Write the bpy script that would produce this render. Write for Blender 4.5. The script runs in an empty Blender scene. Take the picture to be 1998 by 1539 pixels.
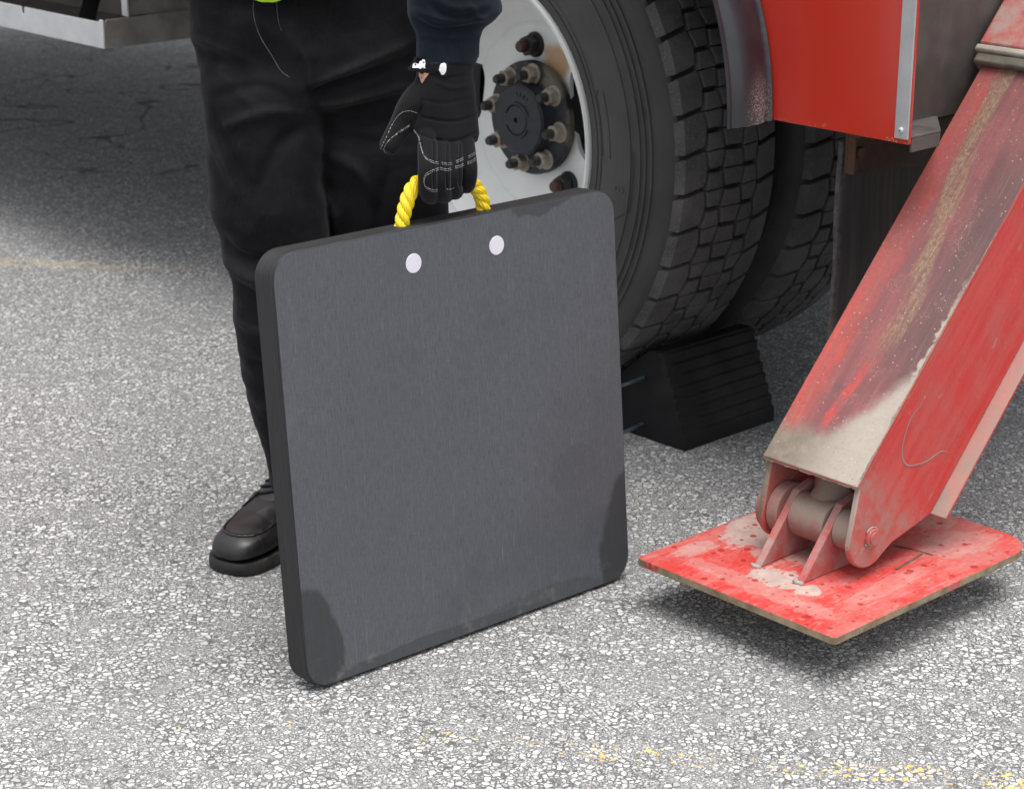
import bpy, bmesh, math, random
import numpy as np
from mathutils import Vector, Matrix, noise as mnoise
from mathutils.bvhtree import BVHTree
random.seed(7)
scn = bpy.context.scene
COL = scn.collection
# ------------------------------------------------------------------ camera
H = 1.26787; FPX = 3940.8; PITCH = 0.328; AL = 0.8272
cd = bpy.data.cameras.new('camera'); cam = bpy.data.objects.new('camera', cd); COL.objects.link(cam)
cam.location = (0, 0, H); cam.rotation_euler = (math.pi/2-PITCH, 0, 0)
cd.sensor_width = 36; cd.lens = FPX/1998*36; cd.clip_end = 500; cd.clip_start = .05
cd.dof.use_dof = True; cd.dof.focus_distance = 2.68; cd.dof.aperture_fstop = 11.0
scn.camera = cam
# ------------------------------------------------------------------ world, sun, exposure
SUN_EL = math.radians(83); SUN_AZ = math.radians(150)      # compass azimuth the light comes from
w = bpy.data.worlds.new('World'); scn.world = w; w.use_nodes = True
nt = w.node_tree; nt.nodes.clear()
sky = nt.nodes.new('ShaderNodeTexSky'); sky.sky_type = 'NISHITA'; sky.sun_disc = False
sky.sun_elevation = SUN_EL; sky.sun_rotation = SUN_AZ; sky.dust_density = 4.0; sky.air_density = 1.0
hs = nt.nodes.new('ShaderNodeHueSaturation'); hs.inputs['Saturation'].default_value = 0.22
bg = nt.nodes.new('ShaderNodeBackground'); bg.inputs[1].default_value = 0.135
wo = nt.nodes.new('ShaderNodeOutputWorld')
nt.links.new(sky.outputs[0], hs.inputs['Color']); nt.links.new(hs.outputs[0], bg.inputs[0]); nt.links.new(bg.outputs[0], wo.inputs[0])
sl = bpy.data.lights.new('sun', 'SUN'); sl.energy = 1.5; sl.angle = math.radians(48); sl.color = (1, .975, .94)
so = bpy.data.objects.new('sun', sl); COL.objects.link(so)
sdir = Vector((math.sin(SUN_AZ)*math.cos(SUN_EL), math.cos(SUN_AZ)*math.cos(SUN_EL), math.sin(SUN_EL)))
so.rotation_euler = sdir.to_track_quat('Z', 'Y').to_euler()
scn.view_settings.view_transform = 'Standard'; scn.view_settings.look = 'None'
scn.view_settings.gamma = 1; scn.view_settings.exposure = 0.98; scn.view_settings.use_curve_mapping = False
# ------------------------------------------------------------------ geometry frames
CP, SP = math.cos(PITCH), math.sin(PITCH)
CAMP = Vector((0, 0, H)); FW = Vector((0, CP, -SP)); UPV = Vector((0, SP, CP))
U = Vector((math.cos(AL), -math.sin(AL), 0)); NN = Vector((math.sin(AL), math.cos(AL), 0))
O = Vector((-.06773, 3.74304, 0))
def ray(x, y): return FW+Vector((1, 0, 0))*((x-999)/FPX)-UPV*((y-769.5)/FPX)
def onpl(x, y, P, N):
    d = ray(x, y); return CAMP+d*((P-CAMP).dot(N)/d.dot(N))
def P(x, y, dep): return onpl(x, y, Vector((0, dep, 0)), Vector((0, 1, 0)))
def pix(v):
    d = v-CAMP; k = d.dot(FW); return 999+FPX*d.x/k, 769.5-FPX*d.dot(UPV)/k
# ------------------------------------------------------------------ material helper
class Mat:
    def __init__(s, name):
        s.m = bpy.data.materials.new(name); s.m.use_nodes = True; s.t = s.m.node_tree; s.t.nodes.clear()
        s.o = s.n('OutputMaterial'); s.b = s.n('BsdfPrincipled'); s.l(s.b.outputs[0], s.o.inputs[0])
        s._c = None
    def n(s, k): return s.t.nodes.new('ShaderNode'+k)
    def l(s, a, b): s.t.links.new(a, b)
    def put(s, inp, v):
        if isinstance(v, bpy.types.NodeSocket): s.l(v, inp)
        elif isinstance(v, (tuple, list)) and len(v) == 3 and inp.type == 'RGBA': inp.default_value = (*v, 1)
        else: inp.default_value = v
    def co(s):
        if s._c is None: s._c = s.n('TexCoord').outputs['Object']
        return s._c
    def mp(s, v=None, sc=(1, 1, 1), loc=(0, 0, 0), rot=(0, 0, 0)):
        n = s.n('Mapping'); s.l(v or s.co(), n.inputs[0]); n.inputs['Scale'].default_value = sc
        n.inputs['Location'].default_value = loc; n.inputs['Rotation'].default_value = rot; return n.outputs[0]
    def no(s, sc, det=4, ro=.5, v=None, dist=0, col=False):
        n = s.n('TexNoise'); s.l(v or s.co(), n.inputs['Vector']); n.inputs['Scale'].default_value = sc
        n.inputs['Detail'].default_value = det; n.inputs['Roughness'].default_value = ro; n.inputs['Distortion'].default_value = dist
        return n.outputs['Color' if col else 'Fac']
    def vo(s, sc, feat='F1', v=None, out='Distance', rnd=1.0):
        n = s.n('TexVoronoi'); n.feature = feat; s.l(v or s.co(), n.inputs['Vector']); n.inputs['Scale'].default_value = sc
        n.inputs['Randomness'].default_value = rnd; return n.outputs[out]
    def ma(s, op, a, b=0.0, c=None, cl=False):
        n = s.n('Math'); n.operation = op; n.use_clamp = cl; s.put(n.inputs[0], a); s.put(n.inputs[1], b)
        if c is not None: s.put(n.inputs[2], c)
        return n.outputs[0]
    def vm(s, op, a, b):
        n = s.n('VectorMath'); n.operation = op; s.put(n.inputs[0], a); s.put(n.inputs[1], b); return n.outputs[0]
    def vs(s, a, k):
        n = s.n('VectorMath'); n.operation = 'SCALE'; s.put(n.inputs[0], a); n.inputs['Scale'].default_value = k; return n.outputs[0]
    def mr(s, v, a, b, c=0.0, d=1.0, smooth=True):
        n = s.n('MapRange'); n.interpolation_type = 'SMOOTHSTEP' if smooth else 'LINEAR'; s.put(n.inputs[0], v)
        for i, k in enumerate((a, b, c, d)): s.put(n.inputs[i+1], k)
        return n.outputs[0]
    def mx(s, f, a, b, mode='MIX'):
        n = s.n('Mix'); n.data_type = 'RGBA'; n.blend_type = mode; s.put(n.inputs[0], f); s.put(n.inputs[6], a); s.put(n.inputs[7], b); return n.outputs[2]
    def ramp(s, f, st):
        n = s.n('ValToRGB'); e = n.color_ramp.elements
        while len(e) < len(st): e.new(.5)
        for q, (p_, c) in zip(e, st): q.position = p_; q.color = (*c, 1)
        s.put(n.inputs[0], f); return n.outputs[0]
    def xyz(s, v=None):
        n = s.n('SeparateXYZ'); s.l(v or s.co(), n.inputs[0]); return n.outputs
    def bump(s, h, dist=.001, st=1.0, nrm=None):
        n = s.n('Bump'); n.inputs['Distance'].default_value = dist; n.inputs['Strength'].default_value = st; s.put(n.inputs['Height'], h)
        if nrm: s.l(nrm, n.inputs['Normal'])
        return n.outputs[0]
    def fin(s, base, rough=.6, metal=0.0, nrm=None, spec=.5, sheen=0, sheen_tint=None, coat=0):
        s.put(s.b.inputs['Base Color'], base); s.put(s.b.inputs['Roughness'], rough); s.put(s.b.inputs['Metallic'], metal)
        s.put(s.b.inputs['Specular IOR Level'], spec)
        if nrm: s.l(nrm, s.b.inputs['Normal'])
        if sheen: s.b.inputs['Sheen Weight'].default_value = sheen; s.b.inputs['Sheen Roughness'].default_value = .45
        if sheen_tint: s.b.inputs['Sheen Tint'].default_value = (*sheen_tint, 1)
        if coat: s.b.inputs['Coat Weight'].default_value = coat; s.b.inputs['Coat Roughness'].default_value = .12
        return s.m
def plain(name, c, rough=.6, metal=0, var=.25, sc=30, spec=.5, coat=0, dirt=None):
    m = Mat(name); f = m.no(sc, 5, .6); a = tuple(k*(1-var) for k in c); b = tuple(k*(1+var) for k in c)
    col = m.mx(m.mr(f, .3, .7), a, b)
    if dirt: col = m.mx(m.ma('MULTIPLY', m.mr(m.no(6, 6, .65), .48, .68), dirt[1]), col, dirt[0])
    return m.fin(col, m.mr(f, .3, .7, max(rough-.1, .05), min(rough+.1, 1)), metal, m.bump(f, .0006, .4), spec, coat=coat)

# --- ground
def mat_ground():
    m = Mat('worn_asphalt'); c = m.co()
    warp = m.vs(m.vm('SUBTRACT', m.no(120, 3, .6, col=True), (.5, .5, .5)), .0055)
    v = m.vm('ADD', m.vm('ADD', c, warp), m.vs(m.vm('SUBTRACT', m.no(420, 2, .6, col=True), (.5, .5, .5)), .0035))
    big = m.mp(v, (.97, 1.0, 0), rot=(0, 0, .15)); mid = m.mp(v, (1, 1.05, 0), rot=(0, 0, -.25)); bigs = m.mp(v, (1, 1.1, 0), rot=(0, 0, .4))
    e1 = m.vo(112, 'DISTANCE_TO_EDGE', big); x1 = m.xyz(m.vo(112, 'F1', big, 'Color'))
    e3 = m.vo(200, 'DISTANCE_TO_EDGE', mid); x3 = m.xyz(m.vo(200, 'F1', mid, 'Color'))
    e2 = m.vo(330, 'DISTANCE_TO_EDGE', bigs); x2 = m.xyz(m.vo(330, 'F1', bigs, 'Color'))
    dens = m.mr(m.no(7, 5, .65), .35, .65, .78, .26)
    gap = m.ma('MULTIPLY_ADD', m.no(150, 4, .65), .26, -.05)
    k1 = m.mr(x1[0], m.ma('SUBTRACT', dens, .03), dens); k3 = m.mr(x3[0], m.ma('SUBTRACT', dens, .18), m.ma('SUBTRACT', dens, .15))
    f1 = m.mr(e1, gap, m.ma('ADD', gap, .05)); f3 = m.mr(e3, gap, m.ma('ADD', gap, .07))
    s1 = m.ma('MULTIPLY', f1, k1); s3 = m.ma('MULTIPLY', f3, k3)
    s2 = m.ma('MULTIPLY', m.mr(e2, .03, .16), m.mr(x2[0], .25, .35))
    fine = m.no(900, 3, .7); chip = m.no(330, 3, .65)
    tone1 = m.ramp(x1[1], [(0, (.36, .36, .355)), (.25, (.52, .52, .51)), (.6, (.64, .64, .63)), (.975, (.71, .705, .69)), (1, (.72, .66, .59))])
    tone3 = m.ramp(x3[1], [(0, (.34, .34, .335)), (.3, (.45, .445, .437)), (1, (.66, .655, .64))])
    tone2 = m.ramp(x2[1], [(0, (.22, .22, .22)), (.4, (.42, .415, .41)), (1, (.72, .715, .70))])
    bind = m.mx(m.mr(fine, .3, .75), (.11, .11, .112), (.28, .278, .275))
    bind = m.mx(m.mr(m.no(26, 4, .65), .38, .62), bind, m.mx(.45, bind, (.27, .265, .255)))
    line_ = m.mx(m.no(200, 2), (.065, .065, .067), (.20, .20, .202))
    col = m.mx(s2, bind, tone2); col = m.mx(k3, col, m.mx(f3, line_, tone3)); col = m.mx(k1, col, m.mx(f1, line_, tone1))
    col = m.mx(m.mr(chip, .52, .72, 0, .5), col, (.24, .24, .24)); col = m.mx(m.ma('MULTIPLY', m.mr(m.no(30, 4, .6), .52, .72), .35), col, (.22, .217, .21))
    hole = m.ma('MULTIPLY', m.mr(m.vo(28), .0, .16, 1, 0), m.mr(m.no(8, 3), .52, .62)); col = m.mx(m.ma('MULTIPLY', hole, .75), col, (.05, .05, .052))
    # stains
    st = m.ma('MULTIPLY', m.mr(m.no(9, 5, .65), .60, .75), m.mr(m.no(40, 3), .35, .65))
    col = m.mx(m.ma('MULTIPLY', st, .35), col, (.36, .29, .21))
    col = m.mx(m.mr(m.no(2.3, 5, .65), .42, .75, 0, .34), col, (.22, .22, .225))
    # worn yellow paint
    X = m.xyz()
    def line(p0, p1, wd):
        dx, dy = p1[0]-p0[0], p1[1]-p0[1]; L = math.hypot(dx, dy)
        d = m.ma('ADD', m.ma('MULTIPLY', X[0], -dy/L), m.ma('MULTIPLY', X[1], dx/L))
        d = m.ma('ABSOLUTE', m.ma('SUBTRACT', d, (-p0[0]*dy+p0[1]*dx)/L))
        return m.ma('SUBTRACT', 1.0, m.mr(d, wd*.5, wd))
    la2 = m.ma('MULTIPLY', line((-.62, 2.415), (.66, 2.225), .040), m.mr(X[0], -.7, .72, .47, .65, False))
    pa2 = m.mr(m.ma('SUBTRACT', la2, m.ma('ADD', m.no(100, 2, .6), m.ma('MULTIPLY', m.no(15, 2), .40))), .0, .02)
    col = m.mx(m.ma('MULTIPLY', pa2, m.mr(x1[2], .3, .5, .25, .9)), col, (.86, .60, .18))
    lb = m.ma('MULTIPLY', line((-1.30, 4.73), (-.8, 4.66), .05), m.mr(X[0], -.7, -1.0))
    col = m.mx(m.ma('MULTIPLY', m.ma('MULTIPLY', lb, m.mr(m.no(25, 3), .35, .6)), .25), col, (.75, .58, .30))
    # cracks further away
    ck = m.ma('ABSOLUTE', m.ma('SUBTRACT', m.no(1.5, 3, .5, dist=.6), .5))
    ck = m.ma('MULTIPLY', m.mr(ck, .0, .008, 1, 0), m.mr(X[1], 5.2, 6.0))
    col = m.mx(m.ma('MULTIPLY', ck, .75), col, (.04, .038, .036))
    s1 = m.ma('MAXIMUM', s1, s3); hgt = m.ma('ADD', m.ma('MULTIPLY', s1, .9), m.ma('MULTIPLY', s2, .4)); hgt = m.ma('ADD', hgt, m.ma('MULTIPLY', fine, .25))
    return m.fin(col, m.mr(s1, 0, 1, .95, .75), 0, m.bump(hgt, .0022, .8), spec=.25)
def mat_pad():
    m = Mat('black_pad_plastic'); X = m.xyz()
    br = m.no(1, 4, .7, m.mp(None, (900, 900, 60)))
    wv = m.no(1, 3, .6, m.mp(None, (60, 60, 900)))
    big = m.no(3.5, 4, .55)
    N = m.n('NewGeometry')
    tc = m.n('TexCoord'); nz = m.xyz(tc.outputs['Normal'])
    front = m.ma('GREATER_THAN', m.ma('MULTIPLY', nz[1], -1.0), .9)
    col = m.mx(m.mr(br, .3, .7), (.052, .058, .067), (.104, .112, .126))
    col = m.mx(m.mr(wv, .4, .75, 0, .3), col, (.145, .147, .158)); col = m.mx(m.mr(m.no(1, 5, .75, m.mp(None, (220, 220, 7))), .5, .78, 0, .55), col, (.150, .158, .172))
    col = m.mx(m.mr(big, .35, .75, 0, .35), col, (.065, .066, .073))
    # wet / dirt blotches with hard outlines
    def blob(cx, cz, rx, rz, ns=9, amp=.12):
        dx = m.ma('DIVIDE', m.ma('SUBTRACT', X[0], cx), rx); dz = m.ma('DIVIDE', m.ma('SUBTRACT', X[2], cz), rz)
        r = m.ma('SQRT', m.ma('ADD', m.ma('MULTIPLY', dx, dx), m.ma('MULTIPLY', dz, dz)))
        r = m.ma('ADD', r, m.ma('MULTIPLY', m.ma('SUBTRACT', m.no(ns, 3, .6), .5), amp*2))
        return m.mr(r, .92, 1.02, 1, 0)
    b = blob(.006, .030, .060, .118, 13, .25)
    b = m.ma('MAXIMUM', b, blob(.640, .035, .100, .150, 11, .25)); b2 = m.ma('MULTIPLY', blob(.455, .612, .06, .03, 22, .5), .7)
    b3 = m.ma('MULTIPLY', blob(.50, .20, .05, .035, 18, .5), .15); b4 = m.ma('MULTIPLY', blob(.2, .0, .25, .022, 12, .4), .6)
    b5 = m.ma('MULTIPLY', blob(.42, .0, .13, .03, 14, .4), .35)
    for q in (b2, b3, b4, b5): b = m.ma('MAXIMUM', b, q)
    gr_ = m.no(700, 3, .8); col = m.mx(m.mr(gr_, .45, .75, 0, .35), col, (.17, .175, .19)); col = m.mx(m.mr(m.no(6, 5, .7), .5, .8, 0, .35), col, (.05, .052, .058))
    col = m.mx(m.ma('MULTIPLY', b, .75), col, (.034, .034, .036))
    # scratches and specks
    sp = m.ma('MULTIPLY', m.mr(m.vo(38, 'F1'), .0, .05, 1, 0), m.mr(m.no(14, 2), .50, .6))
    scr = m.ma('MULTIPLY', m.mr(m.vo(1, 'F1', m.mp(None, (60, 1, 4), rot=(0, .10, 0))), .0, .075, 1, 0), m.mr(m.no(5, 2), .45, .6, 0, .9))
    scr2 = m.ma('MULTIPLY', m.mr(m.vo(1, 'F1', m.mp(None, (70, 1, 7), rot=(0, .9, 0))), .0, .055, 1, 0), m.mr(m.no(9, 2), .5, .6, 0, 1))
    col = m.mx(m.ma('MULTIPLY', m.ma('MAXIMUM', sp, m.ma('MAXIMUM', scr, scr2)), .5), col, (.26, .26, .27))
    dust = m.ma('MULTIPLY', m.mr(m.no(30, 4, .7), .52, .75), m.mr(X[2], .0, .08, .5, 0))
    col = m.mx(dust, col, (.22, .20, .17))
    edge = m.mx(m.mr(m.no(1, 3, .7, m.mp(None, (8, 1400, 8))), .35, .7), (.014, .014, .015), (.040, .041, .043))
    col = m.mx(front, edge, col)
    rough = m.mx(front, (.55,)*3, (.55,)*3); rough = m.ma('MULTIPLY', rough, m.mr(br, .2, .8, .9, 1.15))
    h = m.ma('ADD', m.ma('MULTIPLY', br, .6), m.ma('MULTIPLY', wv, .4))
    return m.fin(col, rough, 0, m.bump(h, .0004, .55), spec=.25)
def mat_denim():
    m = Mat('black_denim'); f = m.no(420, 3, .7); b = m.no(7, 4, .6); wv = m.no(1, 2, .6, m.mp(None, (1500, 1500, 250)))
    col = m.mx(m.mr(b, .35, .75), (.0085, .0085, .0090), (.0200, .0198, .0212))
    col = m.mx(m.mr(wv, .45, .8, 0, .35), col, (.026, .026, .031))
    l1 = m.ma('MULTIPLY', m.mr(m.no(1, 3, .7, m.mp(None, (45, 45, 9), rot=(0, .2, 0))), .60, .80), m.mr(m.no(8, 2), .45, .62))
    an = m.n('Attribute'); an.attribute_name = 'wear'; wr = m.ma('MULTIPLY', m.mr(an.outputs['Fac'], .55, 1.0), m.mr(m.no(90, 4, .7), .3, .7, .4, 1))
    col = m.mx(m.ma('MULTIPLY', wr, .40), col, (.040, .040, .045)); col = m.mx(m.mr(m.no(1, 4, .75, m.mp(None, (500, 500, 60))), .5, .8, 0, .5), col, (.028, .028, .031))
    lint = m.mr(m.vo(75), 0, .045, 1, 0)
    col = m.mx(m.ma('MULTIPLY', m.ma('MAXIMUM', m.ma('MULTIPLY', l1, .25), lint), .5), col, (.12, .12, .13))
    return m.fin(col, .9, 0, m.bump(m.ma('ADD', f, wv), .0007, .5), spec=.02, sheen=.09, sheen_tint=(.7, .7, .75))
def mat_cloth(name, a, b, sheen=.15, sc=500):
    m = Mat(name); f = m.no(sc, 3, .7); g = m.no(12, 4, .6)
    return m.fin(m.mx(m.mr(g, .35, .7), a, b), .9, 0, m.bump(f, .0005, .5), spec=.15, sheen=sheen, sheen_tint=(.6, .7, .9))
def mat_rubber(name, lo, hi, speck=.5):
    m = Mat(name); X = m.xyz(); f = m.no(260, 5, .75); g = m.no(14, 5, .6); tr = m.no(60, 4, .7)
    col = m.mx(m.mr(g, .3, .72), lo, hi)
    col = m.mx(m.mr(f, .50, .70, 0, speck), col, (.17, .168, .165))
    col = m.mx(m.mr(tr, .55, .8, 0, speck*.6), col, (.13, .125, .115))
    col = m.mx(m.mr(m.vo(150), .0, .16, speck*.9, 0), col, (.32, .31, .29))
    return m.fin(col, m.mr(g, .3, .7, .62, .82), 0, m.bump(m.ma('ADD', f, tr), .0009, .6), spec=.3)
def mat_sidewall():
    m = Mat('tyre_sidewall'); X = m.xyz()
    r = m.ma('SQRT', m.ma('ADD', m.ma('MULTIPLY', X[0], X[0]), m.ma('MULTIPLY', X[2], X[2])))
    n = m.n('CombineXYZ'); m.l(r, n.inputs[0]); ring = m.no(1, 4, .6, m.mp(n.outputs[0], (260, 1, 1)))
    g = m.no(9, 5, .6); f = m.no(300, 4, .7)
    col = m.mx(m.mr(g, .3, .7), (.046, .0455, .045), (.072, .071, .070))
    col = m.mx(m.mr(ring, .45, .8, 0, .5), col, (.105, .103, .101))
    scr = m.ma('MULTIPLY', m.mr(m.vo(1, 'F1', m.mp(None, (18, 18, 110), rot=(0, .7, 0))), .0, .05, 1, 0), m.mr(m.no(6, 2), .5, .56))
    col = m.mx(m.ma('MULTIPLY', scr, .45), col, (.30, .29, .27))
    col = m.mx(m.mr(f, .6, .8, 0, .3), col, (.12, .12, .115))
    return m.fin(col, m.mr(g, .3, .7, .55, .7), 0, m.bump(m.ma('ADD', m.ma('MULTIPLY', f, .4), ring), .0006, .5), spec=.35)
def mat_redpaint():
    m = Mat('glossy_red_paint'); X = m.xyz(); f = m.no(1.3, 3, .5)
    col = m.mx(f, (.47, .030, .016), (.52, .038, .021))
    sc = m.ma('MULTIPLY', m.mr(m.ma('ABSOLUTE', m.ma('SUBTRACT', m.no(1, 2, .5, m.mp(None, (26, 26, 9), rot=(0, .9, 0)), dist=.3), .5)), 0, .004, 1, 0), m.mr(X[2], .69, .74, 1, 0))
    sc = m.ma('MULTIPLY', sc, m.mr(m.no(12, 2), .52, .6))
    sc = m.ma('MAXIMUM', sc, m.ma('MULTIPLY', m.mr(m.no(90, 3, .7), .62, .7), m.mr(X[2], .662, .69, .8, 0)))
    col = m.mx(m.ma('MULTIPLY', sc, .8), col, (.60, .30, .22))
    return m.fin(col, .22, 0, m.bump(m.no(40, 3), .0002, .15), spec=.5, coat=.6)
def mat_mudred():
    """worn red paint under dust: beam (local x across, y along, z out of top face)"""
    m = Mat('muddy_red_paint'); X = m.xyz(); x, y, z = X[0], X[1], X[2]
    tc = m.n('TexCoord'); nz = m.xyz(tc.outputs['Normal'])
    top = m.ma('GREATER_THAN', nz[2], .6)
    lon = m.no(1, 5, .6, m.mp(None, (60, 6, 60))); g = m.no(14, 5, .65); f = m.no(160, 4, .7); med = m.no(45, 4, .65)
    red = m.mx(m.mr(lon, .3, .75), (.52, .035, .032), (.55, .075, .062))
    # top face
    pink = m.mx(m.mr(lon, .3, .7), (.44, .070, .058), (.29, .085, .078))
    mauve = m.mx(m.mr(m.ma('ADD', m.ma('MULTIPLY', g, .5), m.ma('MULTIPLY', lon, .5)), .35, .65), (.150, .062, .066), (.26, .085, .085))
    ed = m.ma('ADD', x, m.ma('MULTIPLY', m.ma('SUBTRACT', g, .5), .07))
    t = m.mx(m.mr(ed, -.070, -.030), pink, mauve)
    dk = m.ma('MULTIPLY', m.mr(ed, .0, .06), m.mr(y, .12, .30)); dk = m.ma('MULTIPLY', dk, m.mr(y, .75, .5))
    t = m.mx(m.ma('MULTIPLY', dk, .65), t, (.075, .060, .060))
    # brown streak running up the face
    cx = m.mr(y, .25, .60, .024, -.034, False)
    dd = m.ma('ABSOLUTE', m.ma('SUBTRACT', m.ma('ADD', x, m.ma('MULTIPLY', m.ma('SUBTRACT', m.no(7, 3), .5), .035)), cx))
    stk = m.ma('MULTIPLY', m.mr(m.ma('SUBTRACT', dd, m.ma('MULTIPLY', m.ma('SUBTRACT', lon, .5), .045)), .010, .022, 1, 0), m.mr(y, .22, .30))
    t = m.mx(m.ma('MULTIPLY', stk, m.mr(m.no(1, 4, .65, m.mp(None, (130, 9, 130))), .32, .58, .1, .9)), t, m.mx(m.mr(m.no(1, 4, .75, m.mp(None, (420, 110, 420))), .38, .62), (.14, .09, .055), (.32, .215, .145)))
    rs = m.ma('ABSOLUTE', m.ma('SUBTRACT', x, m.mr(y, .08, .26, -.025, .01, False)))
    rs = m.ma('MULTIPLY', m.mr(rs, .005, .011, 1, 0), m.ma('MULTIPLY', m.mr(y, .10, .12), m.mr(y, .24, .19)))
    t = m.mx(m.ma('MULTIPLY', rs, m.mr(m.no(60, 4, .7), .35, .6, 0, .8)), t, (.50, .06, .05))
    # pale dried mud at the low end and along the right edge
    lim = m.ma('ADD', y, m.ma('MULTIPLY', m.ma('SUBTRACT', g, .5), .07))
    lim = m.ma('SUBTRACT', lim, m.mr(x, .0, .085, 0, .12, False))
    mud = m.mr(lim, .075, .125, 1, 0)
    pm = m.mx(m.mr(x, -.06, .06), (.17, .145, .11), (.38, .335, .29)); pm = m.mx(m.mr(med, .35, .75, 0, .5), pm, (.33, .27, .22))
    t = m.mx(m.mr(f, .48, .68, 0, .45), t, (.12, .075, .065)); t = m.mx(mud, t, m.mx(m.mr(f, .5, .75, 0, .3), pm, (.16, .13, .10)))
    ed2 = m.ma('ADD', x, m.ma('MULTIPLY', m.ma('SUBTRACT', m.no(22, 4, .7), .5), .045))
    wr = m.ma('MULTIPLY', m.mr(ed2, .078, .084), m.mr(y, .42, .30)); t = m.mx(wr, t, (.36, .30, .25))
    # specks, chips and straw
    t = m.mx(m.mr(m.no(1, 4, .7, m.mp(None, (240, 10, 240))), .50, .78, 0, .16), t, (.50, .28, .25))
    lt = m.mr(m.vo(95), 0, .16, 1, 0); t = m.mx(m.ma('MULTIPLY', lt, m.mr(g, .42, .5, 0, .9)), t, (.62, .42, .36)); t = m.mx(m.ma('MULTIPLY', m.mr(m.vo(240), 0, .15, 1, 0), m.mr(m.no(18, 3), .42, .6, 0, .9)), t, (.06, .045, .038)); t = m.mx(m.ma('MULTIPLY', m.mr(m.vo(1, v=m.mp(None, (70, 22, 70), rot=(0, 0, .25))), 0, .05, 1, 0), m.mr(m.no(11, 2), .45, .55)), t, (.60, .40, .33))
    ds = m.mr(m.vo(85, v=m.mp(None, (1, 1, 1), (.3, .7, .1))), 0, .16, 1, 0); t = m.mx(m.ma('MULTIPLY', ds, m.mr(med, .46, .56)), t, (.07, .05, .04))
    straw = m.ma('MULTIPLY', m.mr(m.ma('ABSOLUTE', m.ma('SUBTRACT', m.no(55, 3, .6, dist=1.5), .5)), 0, .012, 1, 0), m.mr(m.no(20, 2), .56, .62))
    t = m.mx(m.ma('MULTIPLY', straw, .6), t, (.40, .27, .20))
    # sides
    sd = m.mx(m.mr(g, .42, .72, 0, .55), red, (.42, .12, .105))
    low = m.mr(m.ma('ADD', y, m.ma('MULTIPLY', m.ma('SUBTRACT', g, .5), .1)), .03, .11, .8, 0)
    sd = m.mx(m.ma('MULTIPLY', low, m.mr(med, .35, .65, .3, 1)), sd, (.34, .20, .17))
    sm = m.ma('MULTIPLY', m.mr(m.no(1, 4, .65, m.mp(None, (30, 14, 30)), dist=.8), .60, .66), m.mr(m.no(9, 2), .5, .58))
    sd = m.mx(m.ma('MULTIPLY', sm, .7), sd, (.42, .30, .25))
    sd = m.mx(m.ma('MULTIPLY', m.mr(m.vo(130), 0, .1, 1, 0), .5), sd, (.6, .32, .26))
    sd = m.mx(m.ma('MULTIPLY', m.mr(f, .6, .75), .25), sd, (.55, .22, .2))
    lip = m.ma('MULTIPLY', m.mr(z, -.100, -.104, 0, 1), top)
    sd2 = m.mx(m.mr(m.no(9, 4), .38, .6), (.42, .22, .19), (.30, .245, .20))
    col = m.mx(top, sd, t); col = m.mx(lip, col, sd2)
    rough = m.mr(g, .3, .7, .5, .85)
    return m.fin(col, rough, 0, m.bump(m.ma('ADD', f, m.ma('MULTIPLY', med, 1.2)), .0009, .6), spec=.35)
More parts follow.
